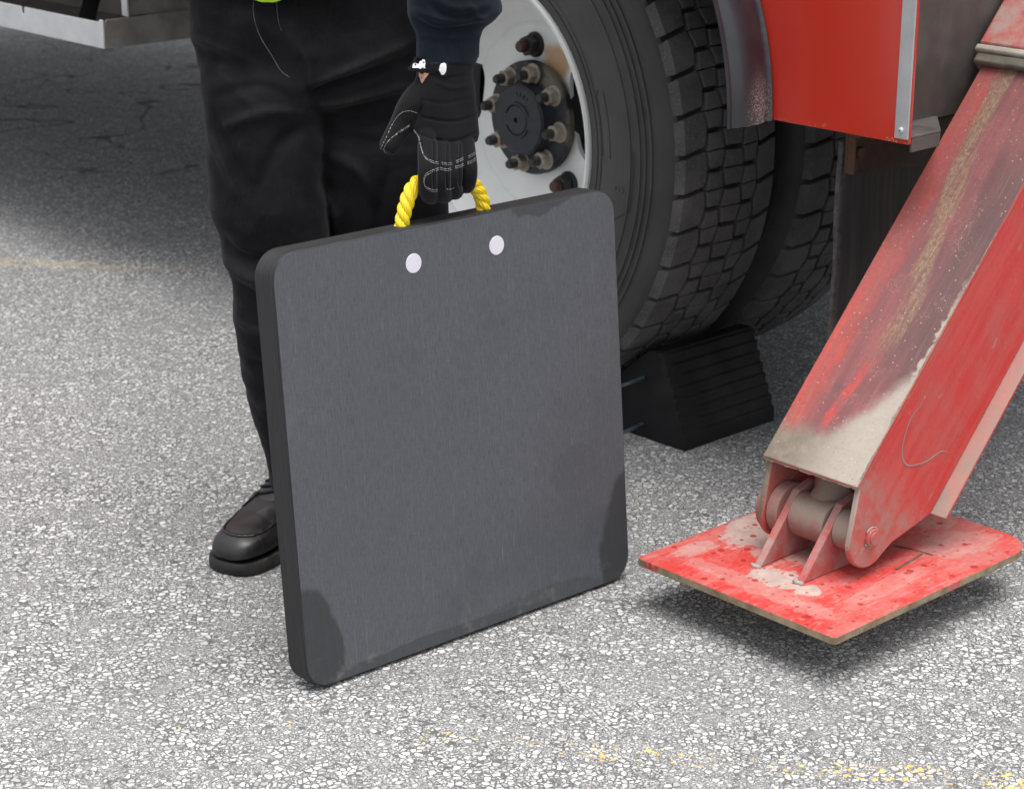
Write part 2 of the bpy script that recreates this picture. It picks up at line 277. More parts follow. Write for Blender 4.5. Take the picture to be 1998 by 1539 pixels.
def mat_platered():
    m = Mat('dusty_red_plate'); X = m.xyz(); g = m.no(8, 6, .65); st = m.no(1, 5, .62, m.mp(None, (26, 5, 20), rot=(0, 0, .12))); f = m.no(140, 4, .7); med = m.no(38, 5, .7)
    tc = m.n('TexCoord'); nz = m.xyz(tc.outputs['Normal'])
    col = m.mx(m.mr(f, .3, .7), (.46, .028, .026), (.54, .050, .042))
    col = m.mx(m.mr(m.ma('ADD', m.ma('MULTIPLY', st, .6), m.ma('MULTIPLY', med, .4)), .42, .60, 0, .55), col, (.44, .115, .10))
    def pb_(cx, cy, rx, ry, k=1.0):
        dx = m.ma('DIVIDE', m.ma('SUBTRACT', X[0], cx), rx); dy = m.ma('DIVIDE', m.ma('SUBTRACT', X[1], cy), ry)
        q = m.ma('SQRT', m.ma('ADD', m.ma('MULTIPLY', dx, dx), m.ma('MULTIPLY', dy, dy)))
        q = m.ma('ADD', q, m.ma('MULTIPLY', m.ma('SUBTRACT', m.ma('ADD', m.ma('MULTIPLY', st, .5), m.ma('ADD', m.ma('MULTIPLY', med, .35), m.ma('MULTIPLY', f, .15))), .5), 4.2))
        return m.ma('MULTIPLY', m.mr(q, .86, 1.06, 1, 0), k)
    gr = pb_(.955, -.27, .05, .09, .9)
    for q_ in ((1.045, -.255, .05, .10, .7), (1.095, -.395, .045, .030, .95), (1.155, -.395, .022, .022, .95), (1.19, -.10, .06, .07, .45), (1.09, -.05, .09, .04, .45), (1.22, -.30, .02, .10, .3), (.94, -.40, .02, .05, .5), (1.10, -.44, .15, .02, .35)): gr = m.ma('MAXIMUM', gr, pb_(*q_))
    col = m.mx(gr, col, m.mx(m.mr(med, .3, .7), (.34, .27, .235), (.46, .39, .345)))
    sw_ = m.mr(m.ma('ADD', m.ma('MULTIPLY', st, .7), m.ma('MULTIPLY', med, .3)), .46, .62); col = m.mx(m.ma('MULTIPLY', sw_, .22), col, (.42, .28, .25)); col = m.mx(m.mr(m.no(1, 4, .75, m.mp(None, (160, 28, 100), rot=(0, 0, .1))), .52, .70, 0, .5), col, (.50, .30, .27)); col = m.mx(m.mr(m.no(500, 3, .8), .5, .75, 0, .4), col, (.36, .06, .055))
    dr = m.vo(38, v=m.mp(None, (1, 1, 0))); rad = m.ma('MULTIPLY', m.xyz(m.vo(38, 'F1', m.mp(None, (1, 1, 0)), 'Color'))[0], .24)
    drop = m.ma('MULTIPLY', m.ma('LESS_THAN', dr, rad), m.mr(m.no(6, 2), .30, .36)); col = m.mx(m.ma('MULTIPLY', drop, .85), col, (.30, .015, .015))
    dr2 = m.vo(60, v=m.mp(None, (1, 1, 0))); drop2 = m.ma('LESS_THAN', dr2, .17); col = m.mx(m.ma('MULTIPLY', drop2, .7), col, (.33, .02, .02))
    side = m.ma('LESS_THAN', nz[2], .5)
    rust = m.mx(m.mr(med, .3, .7), (.17, .12, .07), (.33, .25, .16))
    keepred = m.mr(m.no(11, 3, .6), .60, .63)
    col = m.mx(m.ma('MULTIPLY', side, m.ma('SUBTRACT', 1.0, keepred)), col, rust)
    return m.fin(col, m.mr(g, .3, .7, .42, .75), 0, m.bump(m.ma('ADD', f, med), .0007, .5), spec=.4)
def mat_pinkdust(name, red=(.43, .075, .07), dust=(.36, .25, .22), lo=.34, hi=.68, sc=20):
    m = Mat(name); g = m.no(sc, 5, .65); f = m.no(150, 4, .7)
    col = m.mx(m.mr(g, lo, hi), red, dust); col = m.mx(m.mr(f, .55, .75, 0, .4), col, (.5, .3, .26))
    return m.fin(col, .7, 0, m.bump(f, .0006, .5), spec=.35)
def mat_hub():
    m = Mat('hub_dark_paint'); g = m.no(9, 4, .6, m.mp(None, (1, 1, 1), (.35, .1, .6))); f = m.no(120, 4, .7); X = m.xyz()
    d = m.ma('ADD', g, m.ma('MULTIPLY', m.ma('ADD', X[0], X[2]), 1.0))
    r = m.ma('SQRT', m.ma('ADD', m.ma('MULTIPLY', X[0], X[0]), m.ma('MULTIPLY', X[2], X[2])))
    d = m.ma('ADD', d, m.mr(r, .045, .10, -.16, .02))
    col = m.mx(m.mr(f, .3, .7), (.013, .015, .022), (.026, .028, .036)); col = m.mx(m.mr(d, .60, .68), col, m.mx(f, (.10, .085, .066), (.17, .145, .115)))
    return m.fin(col, .5, 0, m.bump(f, .0006, .4), spec=.4)
def mat_wheelwhite():
    m = Mat('white_wheel_paint'); g = m.no(7, 4, .6); X = m.xyz()
    col = m.mx(m.mr(g, .3, .75), (.76, .775, .77), (.66, .67, .66))
    dx = m.ma('SUBTRACT', X[0], .055); dz = m.ma('SUBTRACT', X[2], .115)
    r = m.ma('SQRT', m.ma('ADD', m.ma('MULTIPLY', dx, dx), m.ma('MULTIPLY', dz, dz)))
    ru = m.mr(m.ma('ADD', r, m.ma('MULTIPLY', m.ma('SUBTRACT', m.no(25, 4), .5), .05)), .022, .048, .85, 0)
    col = m.mx(ru, col, (.42, .22, .07))
    col = m.mx(m.ma('MULTIPLY', m.mr(m.vo(30), 0, .045, 1, 0), .7), col, (.1, .09, .08))
    return m.fin(col, .32, 0, m.bump(m.no(60, 3), .0002, .2), spec=.5)
def mat_rope():
    m = Mat('yellow_rope_fibre'); f = m.no(900, 3, .7)
    return m.fin(m.mx(m.mr(f, .3, .7), (.74, .50, .008), (.90, .70, .02)), .38, 0, m.bump(f, .0006, .6), spec=.5)
def flap_mat():
    m = Mat('streaked_flap'); X = m.xyz(); v = m.no(1, 4, .65, m.mp(None, (60, 60, 3))); f = m.no(70, 4, .7); g = m.no(6, 3)
    col = m.mx(m.mr(v, .3, .7), (.026, .024, .024), (.064, .058, .053)); col = m.mx(m.ma('MULTIPLY', m.mr(X[1], .10, .03), .5), col, (.040, .042, .050))
    e = m.ma('MULTIPLY', m.mr(X[1], .016, .006), m.mr(f, .35, .6)); col = m.mx(m.ma('MULTIPLY', e, .8), col, (.11, .105, .10))
    col = m.mx(m.mr(m.vo(1, 'F1', m.mp(None, (60, 60, 12))), 0, .06, .4, 0), col, (.2, .19, .18))
    return m.fin(col, .75, 0, m.bump(v, .0008, .5), spec=.3)
M = dict(
 ground=mat_ground(), pad=mat_pad(), denim=mat_denim(), red=mat_redpaint(), mud=mat_mudred(), plate=mat_platered(),
 pink=mat_pinkdust('dusty_pink_metal'), knuckle=mat_pinkdust('dusty_cylinder', (.30, .14, .12), (.27, .215, .175), .38, .55, 12),
 brownplate=plain('brown_plate', (.14, .115, .105), .8, var=.3, sc=12), side=mat_sidewall(), tread=mat_rubber('tread_rubber', (.070, .070, .073), (.130, .129, .132), .95), hub=mat_hub(), white=mat_wheelwhite(), rope=mat_rope(),
 chock=plain('chock_rubber', (.010, .010, .011), .75, var=.4, sc=60, spec=.25, dirt=((.05, .047, .045), .35)), galv=plain('zinc_rod', (.16, .21, .26), .35, .8, .2),
 navy=mat_cloth('navy_fleece', (.004, .006, .0105), (.0085, .0125, .0195), .14, 700), glove=mat_cloth('glove_knit', (.006, .0057, .0065), (.010, .0095, .011), .10, 900),
 suede=mat_cloth('glove_suede', (.0075, .0072, .0075), (.012, .0115, .012), .12, 500),
 thread=plain('white_thread', (.52, .52, .52), .8), logo=plain('white_print', (.80, .80, .82), .5, var=.03), skin=plain('skin', (.52, .27, .19), .55, var=.08),
 vest=plain('lime_vest', (.52, .85, .03), .7, var=.05), leather=plain('black_leather', (.009, .0085, .009), .38, var=.4, sc=22, spec=.5, dirt=((.06, .055, .05), .25)),
 leatherbrown=plain('worn_leather', (.0105, .0098, .0102), .40, var=.4, sc=28, spec=.5), sole=plain('rubber_sole', (.010, .010, .0105), .65, var=.3, dirt=((.12, .11, .10), .5)),
 lace=plain('lace', (.010, .010, .011), .8), alum=plain('aluminium', (.52, .535, .55), .42, .35, .08, 20), alumdull=plain('dull_aluminium', (.23, .22, .21), .55, .3, .2, 14, dirt=((.14, .11, .08), .5)),
 steelgrey=plain('grey_sheet', (.075, .066, .060), .6, .1, .25, 12, dirt=((.10, .088, .078), .6)), crust=plain('dry_crust', (.22, .185, .15), .95, var=.35, sc=90), matte=plain('matte_black', (.003, .003, .003), .9, spec=.03), ledge=plain('dusty_ledge', (.095, .083, .077), .6, .1, .25, 20, dirt=((.20, .11, .09), .5)), fender=plain('fender_black', (.022, .023, .028), .33, var=.2, sc=12, spec=.6),
 flap=flap_mat(), rust=plain('rusty_steel', (.055, .032, .020), .8, var=.5, sc=25, dirt=((.13, .06, .025), .6)),
 under=plain('underbody_black', (.012, .012, .012), .7, var=.3), nut=plain('dusty_nut', (.37, .33, .28), .6, .2, .25, 60, dirt=((.18, .10, .05), .6)), stud=plain('dark_stud', (.035, .033, .033), .5, .4, .3, 60),
 lug=plain('black_nut', (.012, .012, .013), .5), studrust=plain('rust_stud', (.060, .022, .015), .6), plug=plain('white_plug', (.66, .65, .72), .4, var=.02),
 hair=plain('dark_hair', (.03, .02, .015), .7), dirt=plain('dark_mud', (.10, .075, .05), .9, var=.3, sc=60), stainless=plain('stainless_strip', (.50, .51, .52), .38, .5, .06, 30), mudgrey=plain('grey_mud', (.36, .32, .28), .85, var=.15, sc=40), mudrubber=plain('muddy_seal', (.12, .105, .085), .8, var=.3, sc=40))
# wear on the black fender lip: pale road grit near the lower outer corner
def fender_mat():
    m = Mat('scuffed_fender'); X = m.xyz(); g = m.no(20, 4)
    dx = m.ma('SUBTRACT', X[1], -.135); dz = m.ma('SUBTRACT', X[2], .685)
    r = m.ma('SQRT', m.ma('ADD', m.ma('MULTIPLY', m.ma('MULTIPLY', dx, dx), 3.0), m.ma('MULTIPLY', dz, dz)))
    k = m.ma('MULTIPLY', m.mr(r, .0, .075, 1, 0), m.mr(m.no(420, 3, .75), .50, .60))
    col = m.mx(m.mr(g, .3, .7), (.016, .017, .022), (.028, .029, .035)); col = m.mx(m.ma('MULTIPLY', k, 1.0), col, (.62, .58, .52))
    e = m.mr(X[1], -.118, -.112, 0, 1); col = m.mx(m.ma('MULTIPLY', e, m.mr(m.no(90, 4), .45, .8, 0, .4)), col, (.08, .065, .055))
    return m.fin(col, m.ma('ADD', .30, m.ma('MULTIPLY', k, .4)), 0, m.bump(m.no(200, 3), .0003, .25), spec=.6)
M['fender'] = fender_mat()

# ------------------------------------------------------------------ mesh helpers
def link(name, me, mat, parent=None, smooth=False):
    o = bpy.data.objects.new(name, me); COL.objects.link(o)
    for q in (mat if isinstance(mat, (list, tuple)) else [mat]): me.materials.append(q)
    if smooth:
        for p_ in me.polygons: p_.use_smooth = True
    if parent: o.parent = parent
    return o
def obj(name, vs, fs, mat, parent=None, smooth=False, mi=None):
    me = bpy.data.meshes.new(name); me.from_pydata([tuple(v) for v in vs], [], fs)
    bm = bmesh.new(); bm.from_mesh(me); bmesh.ops.recalc_face_normals(bm, faces=bm.faces); bm.to_mesh(me); bm.free()
    o = link(name, me, mat, parent, smooth)
    if mi:
        for p_, k in zip(me.polygons, mi): p_.material_index = k
    return o
class MB:
    def __init__(s): s.v = []; s.f = []; s.mi = []
    def add(s, vs, fs, mi=0):
        n = len(s.v); s.v += [Vector(v) for v in vs]; s.f += [tuple(i+n for i in f) for f in fs]; s.mi += [mi]*len(fs); return s
    def box(s, x0, x1, y0, y1, z0, z1, mi=0):
        vs = [(x, y, z) for x in (x0, x1) for y in (y0, y1) for z in (z0, z1)]
        return s.add(vs, [(0, 1, 3, 2), (4, 6, 7, 5), (0, 4, 5, 1), (2, 3, 7, 6), (0, 2, 6, 4), (1, 5, 7, 3)], mi)
    def prism(s, pts, a0, a1, axis='x', mi=0):
        n = len(pts)
        def mk(a, p): return (a, p[0], p[1]) if axis == 'x' else ((p[0], a, p[1]) if axis == 'y' else (p[0], p[1], a))
        vs = [mk(a0, p_) for p_ in pts]+[mk(a1, p_) for p_ in pts]
        return s.add(vs, [tuple(range(n)), tuple(range(2*n-1, n-1, -1))]+[(i, (i+1) % n, n+(i+1) % n, n+i) for i in range(n)], mi)
    def rings(s, R, cap=True, mi=0, close=True):
        n = len(R[0]); vs = [p_ for r in R for p_ in r]; fs = []
        for k in range(len(R)-1):
            for i in range(n if close else n-1):
                j = (i+1) % n; fs.append((k*n+i, k*n+j, (k+1)*n+j, (k+1)*n+i))
        if cap: fs += [tuple(range(n-1, -1, -1)), tuple((len(R)-1)*n+i for i in range(n))]
        return s.add(vs, fs, mi)
    def lathe(s, prof, seg=48, cx=0, cz=0, cap=False, mi=0, ang0=0):      # prof: (r, y); axis = y
        R = [[(cx+r*math.cos(ang0+2*math.pi*i/seg), y, cz+r*math.sin(ang0+2*math.pi*i/seg)) for i in range(seg)] for r, y in prof]
        return s.rings(R, cap, mi)
    def tube(s, pts, rad, seg=8, mi=0, cap=True):
        pts = [Vector(p_) for p_ in pts]; R = []; n = len(pts); prev = None
        for i, p_ in enumerate(pts):
            t = (pts[min(i+1, n-1)]-pts[max(i-1, 0)]).normalized()
            if prev is None: a = t.orthogonal().normalized()
            else: a = (prev-t*prev.dot(t)).normalized()
            prev = a; b = t.cross(a); r = rad[i] if isinstance(rad, (list, tuple)) else rad
            R.append([p_+a*(r*math.cos(2*math.pi*k/seg))+b*(r*math.sin(2*math.pi*k/seg)) for k in range(seg)])
        return s.rings(R, cap, mi)
    def build(s, name, mat, parent=None, smooth=False, bevel=0, seg=2, angle=35):
        o = obj(name, s.v, s.f, mat, parent, smooth, s.mi if isinstance(mat, (list, tuple)) else None)
        if bevel:
            m = o.modifiers.new('bevel', 'BEVEL'); m.width = bevel; m.segments = seg; m.limit_method = 'ANGLE'; m.angle_limit = math.radians(angle); m.harden_normals = False
            if not smooth:
                for p_ in o.data.polygons: p_.use_smooth = True
        if bevel or smooth == 'auto': sharp(o)
        return o
def sharp(o, a=35):
    me = o.data
    for p_ in me.polygons: p_.use_smooth = True
    bm = bmesh.new(); bm.from_mesh(me)
    for e in bm.edges:
        if len(e.link_faces) == 2 and e.calc_face_angle(0) > math.radians(a): e.smooth = False
    bm.to_mesh(me); bm.free()
def catmull(pts, n=8):
    pts = [Vector(p_) for p_ in pts]; out = []
    for i in range(len(pts)-1):
        p0 = pts[max(i-1, 0)]; p1 = pts[i]; p2 = pts[i+1]; p3 = pts[min(i+2, len(pts)-1)]
        for k in range(n):
            t = k/n; out.append(.5*((2*p1)+(p2-p0)*t+(2*p0-5*p1+4*p2-p3)*t*t+(3*p1-p0-3*p2+p3)*t**3))
    out.append(pts[-1]); return out
def bake(o):
    dg = bpy.context.evaluated_depsgraph_get(); me = bpy.data.meshes.new_from_object(o.evaluated_get(dg)); old = o.data
    o.modifiers.clear(); o.data = me; me.name = o.name; return o
def remesh(o, vox, smooth=6, fac=.5):
    m = o.modifiers.new('r', 'REMESH'); m.mode = 'VOXEL'; m.voxel_size = vox; m.adaptivity = 0; m.use_smooth_shade = True
    m = o.modifiers.new('s', 'SMOOTH'); m.iterations = smooth; m.factor = fac
    mats = list(o.data.materials); bake(o)
    if not len(o.data.materials):
        for q in mats: o.data.materials.append(q)
    for p_ in o.data.polygons: p_.use_smooth = True
    return o
def tag(o, label=None, cat=None, group=None, kind=None):
    if label: o['label'] = label
    if cat: o['category'] = cat
    if group: o['group'] = group
    if kind: o['kind'] = kind
    return o
def empty(name, loc=(0, 0, 0), rz=0, parent=None):
    o = bpy.data.objects.new(name, None); COL.objects.link(o); o.location = loc; o.rotation_euler = (0, 0, rz); o.empty_display_size = .1
    if parent: o.parent = parent
    return o

# ------------------------------------------------------------------ GROUND
g = MB(); g.add([(-60, -40, 0), (60, -40, 0), (60, 80, 0), (-60, 80, 0)], [(0, 1, 2, 3)])
tag(g.build('ground', M['ground']), 'pale worn asphalt with exposed white stone chips and traces of yellow paint', 'ground', kind='structure')

# ------------------------------------------------------------------ TRUCK (local axes: x along truck, y inboard, z up)
truck = empty('truck', O, -AL)
tag(truck, 'red truck with white steel wheel, black fender and muddy red outrigger leg', 'truck')
# body side panel with wheel arch
def arch(n=14):
    a = [(.797, .664)]
    for i in range(n+1):
        t = math.pi/2*i/n; a.append((.30+.497*math.cos(t), .664+.497*math.sin(t)))
    return a[1:]
ar = arch(); outer = [(1.058, .664)]+ar+[(-x, z) for x, z in reversed(ar)]+[(-.80, .79), (-5.0, .79), (-5.0, 2.9), (1.058, 2.9)]
b = MB(); b.prism(outer, -.097, -.090, 'y')
body = b.build('body', M['red'], truck, bevel=.002)
# enclosure behind the panel: floor, roof, inner walls (dark metal)
b = MB(); b.box(-5.0, .985, -.088, 2.35, 2.86, 2.9); b.box(-5.0, .99, 2.3, 2.35, .66, 2.86); b.box(-5.0, -4.96, -.088, 2.3, .66, 2.86)
b.box(.80, .974, -.088, 2.3, .668, .70); b.box(-5, -.80, -.088, 2.3, .79, .82)
b.box(-.80, .80, -.088, .9, 1.17, 1.19); b.box(-.82, -.80, -.088, .9, .821, 1.19)
b.box(.80, .815, -.088, .9, .70, 1.19)
b.build('inner_frame', M['under'], truck)
b = MB(); b.box(.975, .985, -.089, 2.3, .672, 2.86); b.build('rear_panel', M['steelgrey'], truck)
b = MB(); b.prism([(.9855, -.089), (1.058, -.089), (1.058, -.020), (.9855, .070)], .672, .676, 'z'); b.prism([(1.054, -.089), (1.058, -.089), (1.058, -.021), (1.054, -.016)], .652, .6718, 'z'); b.build('rear_ledge', M['ledge'], truck, bevel=.001)
b = MB(); b.box(1.034, 1.0575, -.101, -.0972, .672, 2.85); b.build('corner_trim', M['stainless'], truck, bevel=.0008)
b = MB(); b.lathe([(.0, -.1045), (.0035, -.1043), (.0042, -.103), (.0046, -.101)], 16, 1.046, .685); b.lathe([(.0012, -.1048), (.0, -.1048)], 8, 1.046, .685, mi=1); b.build('rivet', [M['alum'], M['stud']], truck, smooth=True)
# frame rails and axle, plus an unseen block added to darken the underside
b = MB(); b.box(-5, 2.2, .75, .85, .62, .88); b.box(-5, 2.2, 1.6, 1.7, .62, .88); b.box(-4.8, -1.25, .86, 1.59, .42, .60)
b.lathe([(.0, .3), (.075, .3), (.075, 2.0), (.0, 2.0)], 24, 0, .517); b.build('chassis_with_shade_block', M['under'], truck)
# fender flare
fl = [(x, z) for x, z in ar]; V = []; F = []
prof = [(-.097, .000), (-.1035, .0045), (-.108, .001), (-.115, .0), (-.14, .010), (-.165, .012), (-.188, .004), (-.193, .0), (-.196, .0035), (-.2005, .0035), (-.2015, -.001), (-.196, -.003), (-.165, .006), (-.14, .004), (-.115, -.005), (-.097, -.005)]
curve = []
full = catmull([(x, 0, z) for x, z in ar], 3)
R = []
for i, c in enumerate(full):
    a = full[max(i-1, 0)]; bb = full[min(i+1, len(full)-1)]; t = (bb-a).normalized(); nrm = Vector((t.z, 0, -t.x))
    if nrm.x < 0 and i < 5: nrm = -nrm
    R.append([Vector((c.x, t_, c.z))+nrm*(h_+.003) for t_, h_ in prof])
b = MB(); b.rings(R); b.build('fender', M['fender'], truck, smooth='auto')
# mud flap
b = MB()
pts = []
nz_ = 16
for i in range(nz_+1):
    z = .20+(.625-.20)*i/nz_; x = .850+.0015*math.sin(i*.9); pts.append((x, z))
R = [[(x, .002, z), (x+.009, .002, z), (x+.009, .64, z), (x, .64, z)] for x, z in pts]
b.rings(R); flap = b.build('mud_flap', M['flap'], truck, bevel=.002)
b = MB(); b.box(.862, .868, .006, .70, .575, .640); b.box(.868, .890, .006, .70, .634, .640); b.box(.868, .882, .006, .010, .575, .634); b.prism([(.70, .576), (.05, .576), (.05, .570), (.30, .548), (.70, .50)], .8600, .8635, 'x')
b.build('bracket', M['rust'], flap, bevel=.001)
b = MB(); b.rings([[(x, .030+r*math.cos(a*math.pi/3), .606+r*math.sin(a*math.pi/3)) for a in range(6)] for x, r in ((.868, .010), (.877, .010), (.878, .008))]); b.build('bolt', M['rust'], flap)

# ---- wheels
ROUT = .525
def tyre_mesh(name, parent):
    b = MB()
    rb = .5080
    prof = [(.300, .020), (.302, .006), (.308, .001), (.315, -.001), (.322, -.002), (.3225, -.004), (.327, -.004), (.3275, -.0025), (.336, -.007), (.337, -.0095), (.341, -.0095), (.342, -.008), (.36, -.0155), (.38, -.0195), (.40, -.0205), (.42, -.0195), (.4205, -.021), (.424, -.021), (.4245, -.019), (.44, -.016), (.4405, -.0185), (.444, -.018), (.4445, -.015), (.450, -.013), (.4505, -.0155), (.454, -.015), (.4545, -.0115), (.461, -.0095), (.4615, -.012), (.4655, -.011), (.466, -.0075), (.480, -.003), (.492, .002), (.500, .008), (.504, .016)]
    prof = prof+[(rb-.006, .030), (rb, .06), (rb+.001, .1355), (rb, .211), (rb-.006, .24), (.498, .262), (.48, .274), (.44, .288), (.40, .292), (.36, .287), (.32, .272), (.30, .25)]
    b.lathe(prof, 188, mi=0)
    pitch = 2*math.pi/47
    rows = [(.018, .0665), (.0735, .1060), (.1130, .1565), (.1635, .1960), (.2030, .253)]
    def crown(t): return ROUT-.010*((t-.1355)/.12)**2
    def pt(t, th, r): return (r*math.cos(th), t, r*math.sin(th))
    rnd = random.Random(3)
    for k, (t0, t1) in enumerate(rows):
        for i in range(47):
            th = (i+(.5 if k % 2 else 0)+.20)*pitch; hg = .0046/ROUT; sp = .0010/ROUT
            bul = .0062
            L0 = t0 if k == 0 else t0+bul*.5; L1 = t0 if k == 0 else t0-bul*.5
            R0 = t1 if k == 4 else t1-bul*.5; R1 = t1 if k == 4 else t1+bul*.5
            sl = .012/ROUT*(1 if k in (0, 4) else (.25 if k % 2 else -.15))
            def sk(t): return sl*((t-.5*(t0+t1))/(.5*(t1-t0)))*(.45 if k in (0, 4) else .3)
            spans = [(-.5*pitch+hg, .5*pitch-hg, 0)] if k in (0, 4) else [(-.5*pitch+hg, -sp, -1), (sp, .5*pitch-hg, 1)]
            for a0, a1, sd in spans:
                # boundary polygon (t, theta)
                if sd == 0: poly = [(L0, a0), (R0, a0), (R1, .5*(a0+a1)), (R0, a1), (L0, a1), (L1, .5*(a0+a1))]
                elif sd < 0: poly = [(L0, a0), (R0, a0), (R1, a1), (L1, a1)]
                else: poly = [(L1, a0), (R1, a0), (R0, a1), (L0, a1)]
                # subdivide edges for a slightly irregular, worn outline
                pp = []
                for q in range(len(poly)):
                    A = poly[q]; B = poly[(q+1) % len(poly)]; ns = 4
                    for z_ in range(ns):
                        f_ = z_/ns; j = (rnd.random()-.5)*.0011 if z_ else 0
                        pp.append((A[0]+(B[0]-A[0])*f_+j*(abs(B[1]-A[1]) > .01), A[1]+(B[1]-A[1])*f_+j/ROUT*(abs(B[0]-A[0]) > .01)))
                ct = sum(p_[0] for p_ in pp)/len(pp); ca = sum(p_[1] for p_ in pp)/len(pp)
                def ring(dr, ins, base=False):
                    out = []
                    for t, a in pp:
                        s_ = 1-ins/.02; tt = ct+(t-ct)*s_; aa = ca+(a-ca)*s_
                        r_ = (.496 if base else crown(tt)-dr)
                        if base and k == 0 and t < t0+.004: tt = .006; r_ = .496; aa *= .93
                        if base and k == 4 and t > t1-.004: tt = .266; r_ = .488
                        out.append(pt(tt, th+aa+sk(tt), r_))
                    return out
                Rg = [ring(0, 0, True), ring(.0013, 0), ring(.0002, .0009), ring(0, .0022)]
                b.rings(Rg, True, 1)
    o = obj(name, b.v, b.f, [M['side'], M['tread']], parent, False, b.mi); sharp(o, 30)
    return o
def rim_mesh(name, parent):
    b = MB()
    # barrel and bead flange, with thickness
    prof = [(.292, .030), (.2925, .004), (.296, -.004), (.3015, -.006), (.3055, -.003), (.3060, .004), (.303, .006), (.301, .030), (.296, .12), (.296, .21), (.300, .26), (.308, .27), (.300, .268), (.280, .26), (.276, .21), (.277, .13), (.281, .05), (.292, .030)]
    b.lathe(prof, 128)
    disc = [(.279, .115), (.262, .128), (.235, .150), (.205, .164), (.185, .171), (.176, .166), (.165, .1645), (.110, .1645), (.100, .1645), (.100, .176), (.165, .176), (.19, .183), (.24, .162), (.279, .128)]
    # dished disc as a fine polar grid, with the hand holes left open and their rims closed
    front = [(.279, .115), (.262, .128), (.235, .150), (.205, .164), (.185, .171), (.176, .166), (.165, .1645), (.110, .1645), (.100, .1645)]
    def tf(rr):
        for (r1, t1), (r0, t0) in zip(front, front[1:]):
            if rr >= r0: return t0+(t1-t0)*(rr-r0)/(r1-r0)
        return .1645
    holes = ((math.radians(12), .192, .094, .100), (math.radians(171), .206, .048, .058))
    def inside(x, z):
        for a, rr, rx, rz in holes:
            dx = x*math.cos(a)+z*math.sin(a)-rr; dz = -x*math.sin(a)+z*math.cos(a)
            q = (dx/rx)**4+(dz/rz)**4
            if q < 1: return (a, rr, rx, rz, dx, dz, q)
        return None
    NR, NA = 90, 512; vs = []; keep = []
    for k in range(NR+1):
        rr = .100+(.279-.100)*k/NR
        for i in range(NA):
            a_ = 2*math.pi*i/NA; vs.append([rr*math.cos(a_), tf(rr), rr*math.sin(a_)]); keep.append(inside(vs[-1][0], vs[-1][2]) is None)
    fs = []
    for k in range(NR):
        for i in range(NA):
            q = (k*NA+i, k*NA+(i+1) % NA, (k+1)*NA+(i+1) % NA, (k+1)*NA+i)
            if any(keep[z] for z in q):
                fs.append(q)
                for z in q:
                    if not keep[z]:
                        h_ = inside(vs[z][0], vs[z][2])
                        if h_:
                            a, r0_, rx, rz, dx, dz, qq = h_; f_ = max(qq, 1e-6)**-.25; dx *= f_; dz *= f_
                            x = (r0_+dx)*math.cos(a)-dz*math.sin(a); zz = (r0_+dx)*math.sin(a)+dz*math.cos(a); vs[z] = [x, tf(min(math.hypot(x, zz), .279)), zz]
    used = sorted({z for q in fs for z in q}); mp_ = {z: n for n, z in enumerate(used)}
    o = obj(name, [vs[z] for z in used], [tuple(mp_[z] for z in q) for q in fs], M['white'], parent)
    md = o.modifiers.new('s', 'SOLIDIFY'); md.thickness = .010; md.offset = 0; bake(o)
    # merge the barrel in
    bm = bmesh.new(); bm.from_mesh(o.data); me2 = bpy.data.meshes.new('t'); me2.from_pydata([tuple(v) for v in b.v], [], b.f); bm.from_mesh(me2)
    bmesh.ops.recalc_face_normals(bm, faces=bm.faces); bm.to_mesh(o.data); bm.free(); sharp(o, 40)
    return o
ZC = .517
wheel = rim_mesh('wheel', truck); wheel.location = (0, 0, ZC)
ty = tyre_mesh('tyre', wheel)
wheel2 = wheel.copy(); COL.objects.link(wheel2); wheel2.location = (0, .345, ZC)
t2 = ty.copy(); COL.objects.link(t2); t2.parent = wheel2
ty.rotation_euler = (0, math.radians(2.0), 0); t2.rotation_euler = (0, math.radians(5.0), 0)
# drum behind
b = MB(); b.lathe([(.0, .200), (.19, .200), (.205, .215), (.205, .25), (.212, .255), (.212, .29), (.20, .30), (.20, .42), (0, .42)], 64); b.lathe([(.0, .15), (.1, .15), (.115, .205), (.0, .205)], 40)
for i in range(10):
    a = i*math.pi/5; b.box(.15*math.cos(a)-.012, .15*math.cos(a)+.012, .185, .2, .15*math.sin(a)-.012, .15*math.sin(a)+.012)
b.build('brake_drum', M['under'], truck, smooth='auto').location = (0, 0, ZC)
# hub
hub = MB()
hub.lathe([(.098, .200), (.098, .156), (.112, .152), (.115, .148), (.115, .136), (.1125, .1325), (.078, .1315), (.074, .126), (.072, .108), (.067, .1035), (.030, .1015), (.0275, .0995), (.008, .0988), (.006, .0988), (.0055, .104), (.0, .104)], 96)
def arcrib(r, a0, a1, y, w_=.0035, h_=.003, n=14):
    R = []
    for i in range(n+1):
        a = math.radians(a0+(a1-a0)*i/n); R.append([((r+dr)*math.cos(a), y+dy, (r+dr)*math.sin(a)) for dr, dy in ((-w_, .002), (-w_*.6, -h_), (w_*.6, -h_), (w_, .002))])
    hub.rings(R)
arcrib(.034, 20, 160, .1015); arcrib(.034, 205, 330, .1015)
hubo = hub.build('hub', M['hub'], truck, smooth='auto'); hubo.location = (0, .003, .522); hubo.scale = (.95, 1, .95)
def text_mesh(txt, size, depth):
    cu = bpy.data.curves.new('t', 'FONT'); cu.body = txt; cu.size = size; cu.extrude = depth; cu.align_x = 'CENTER'; cu.align_y = 'CENTER'
    o = bpy.data.objects.new('t', cu); COL.objects.link(o); dg = bpy.context.evaluated_depsgraph_get(); dg.update()
    me = bpy.data.meshes.new_from_object(o.evaluated_get(dg)); bpy.data.objects.remove(o); return me
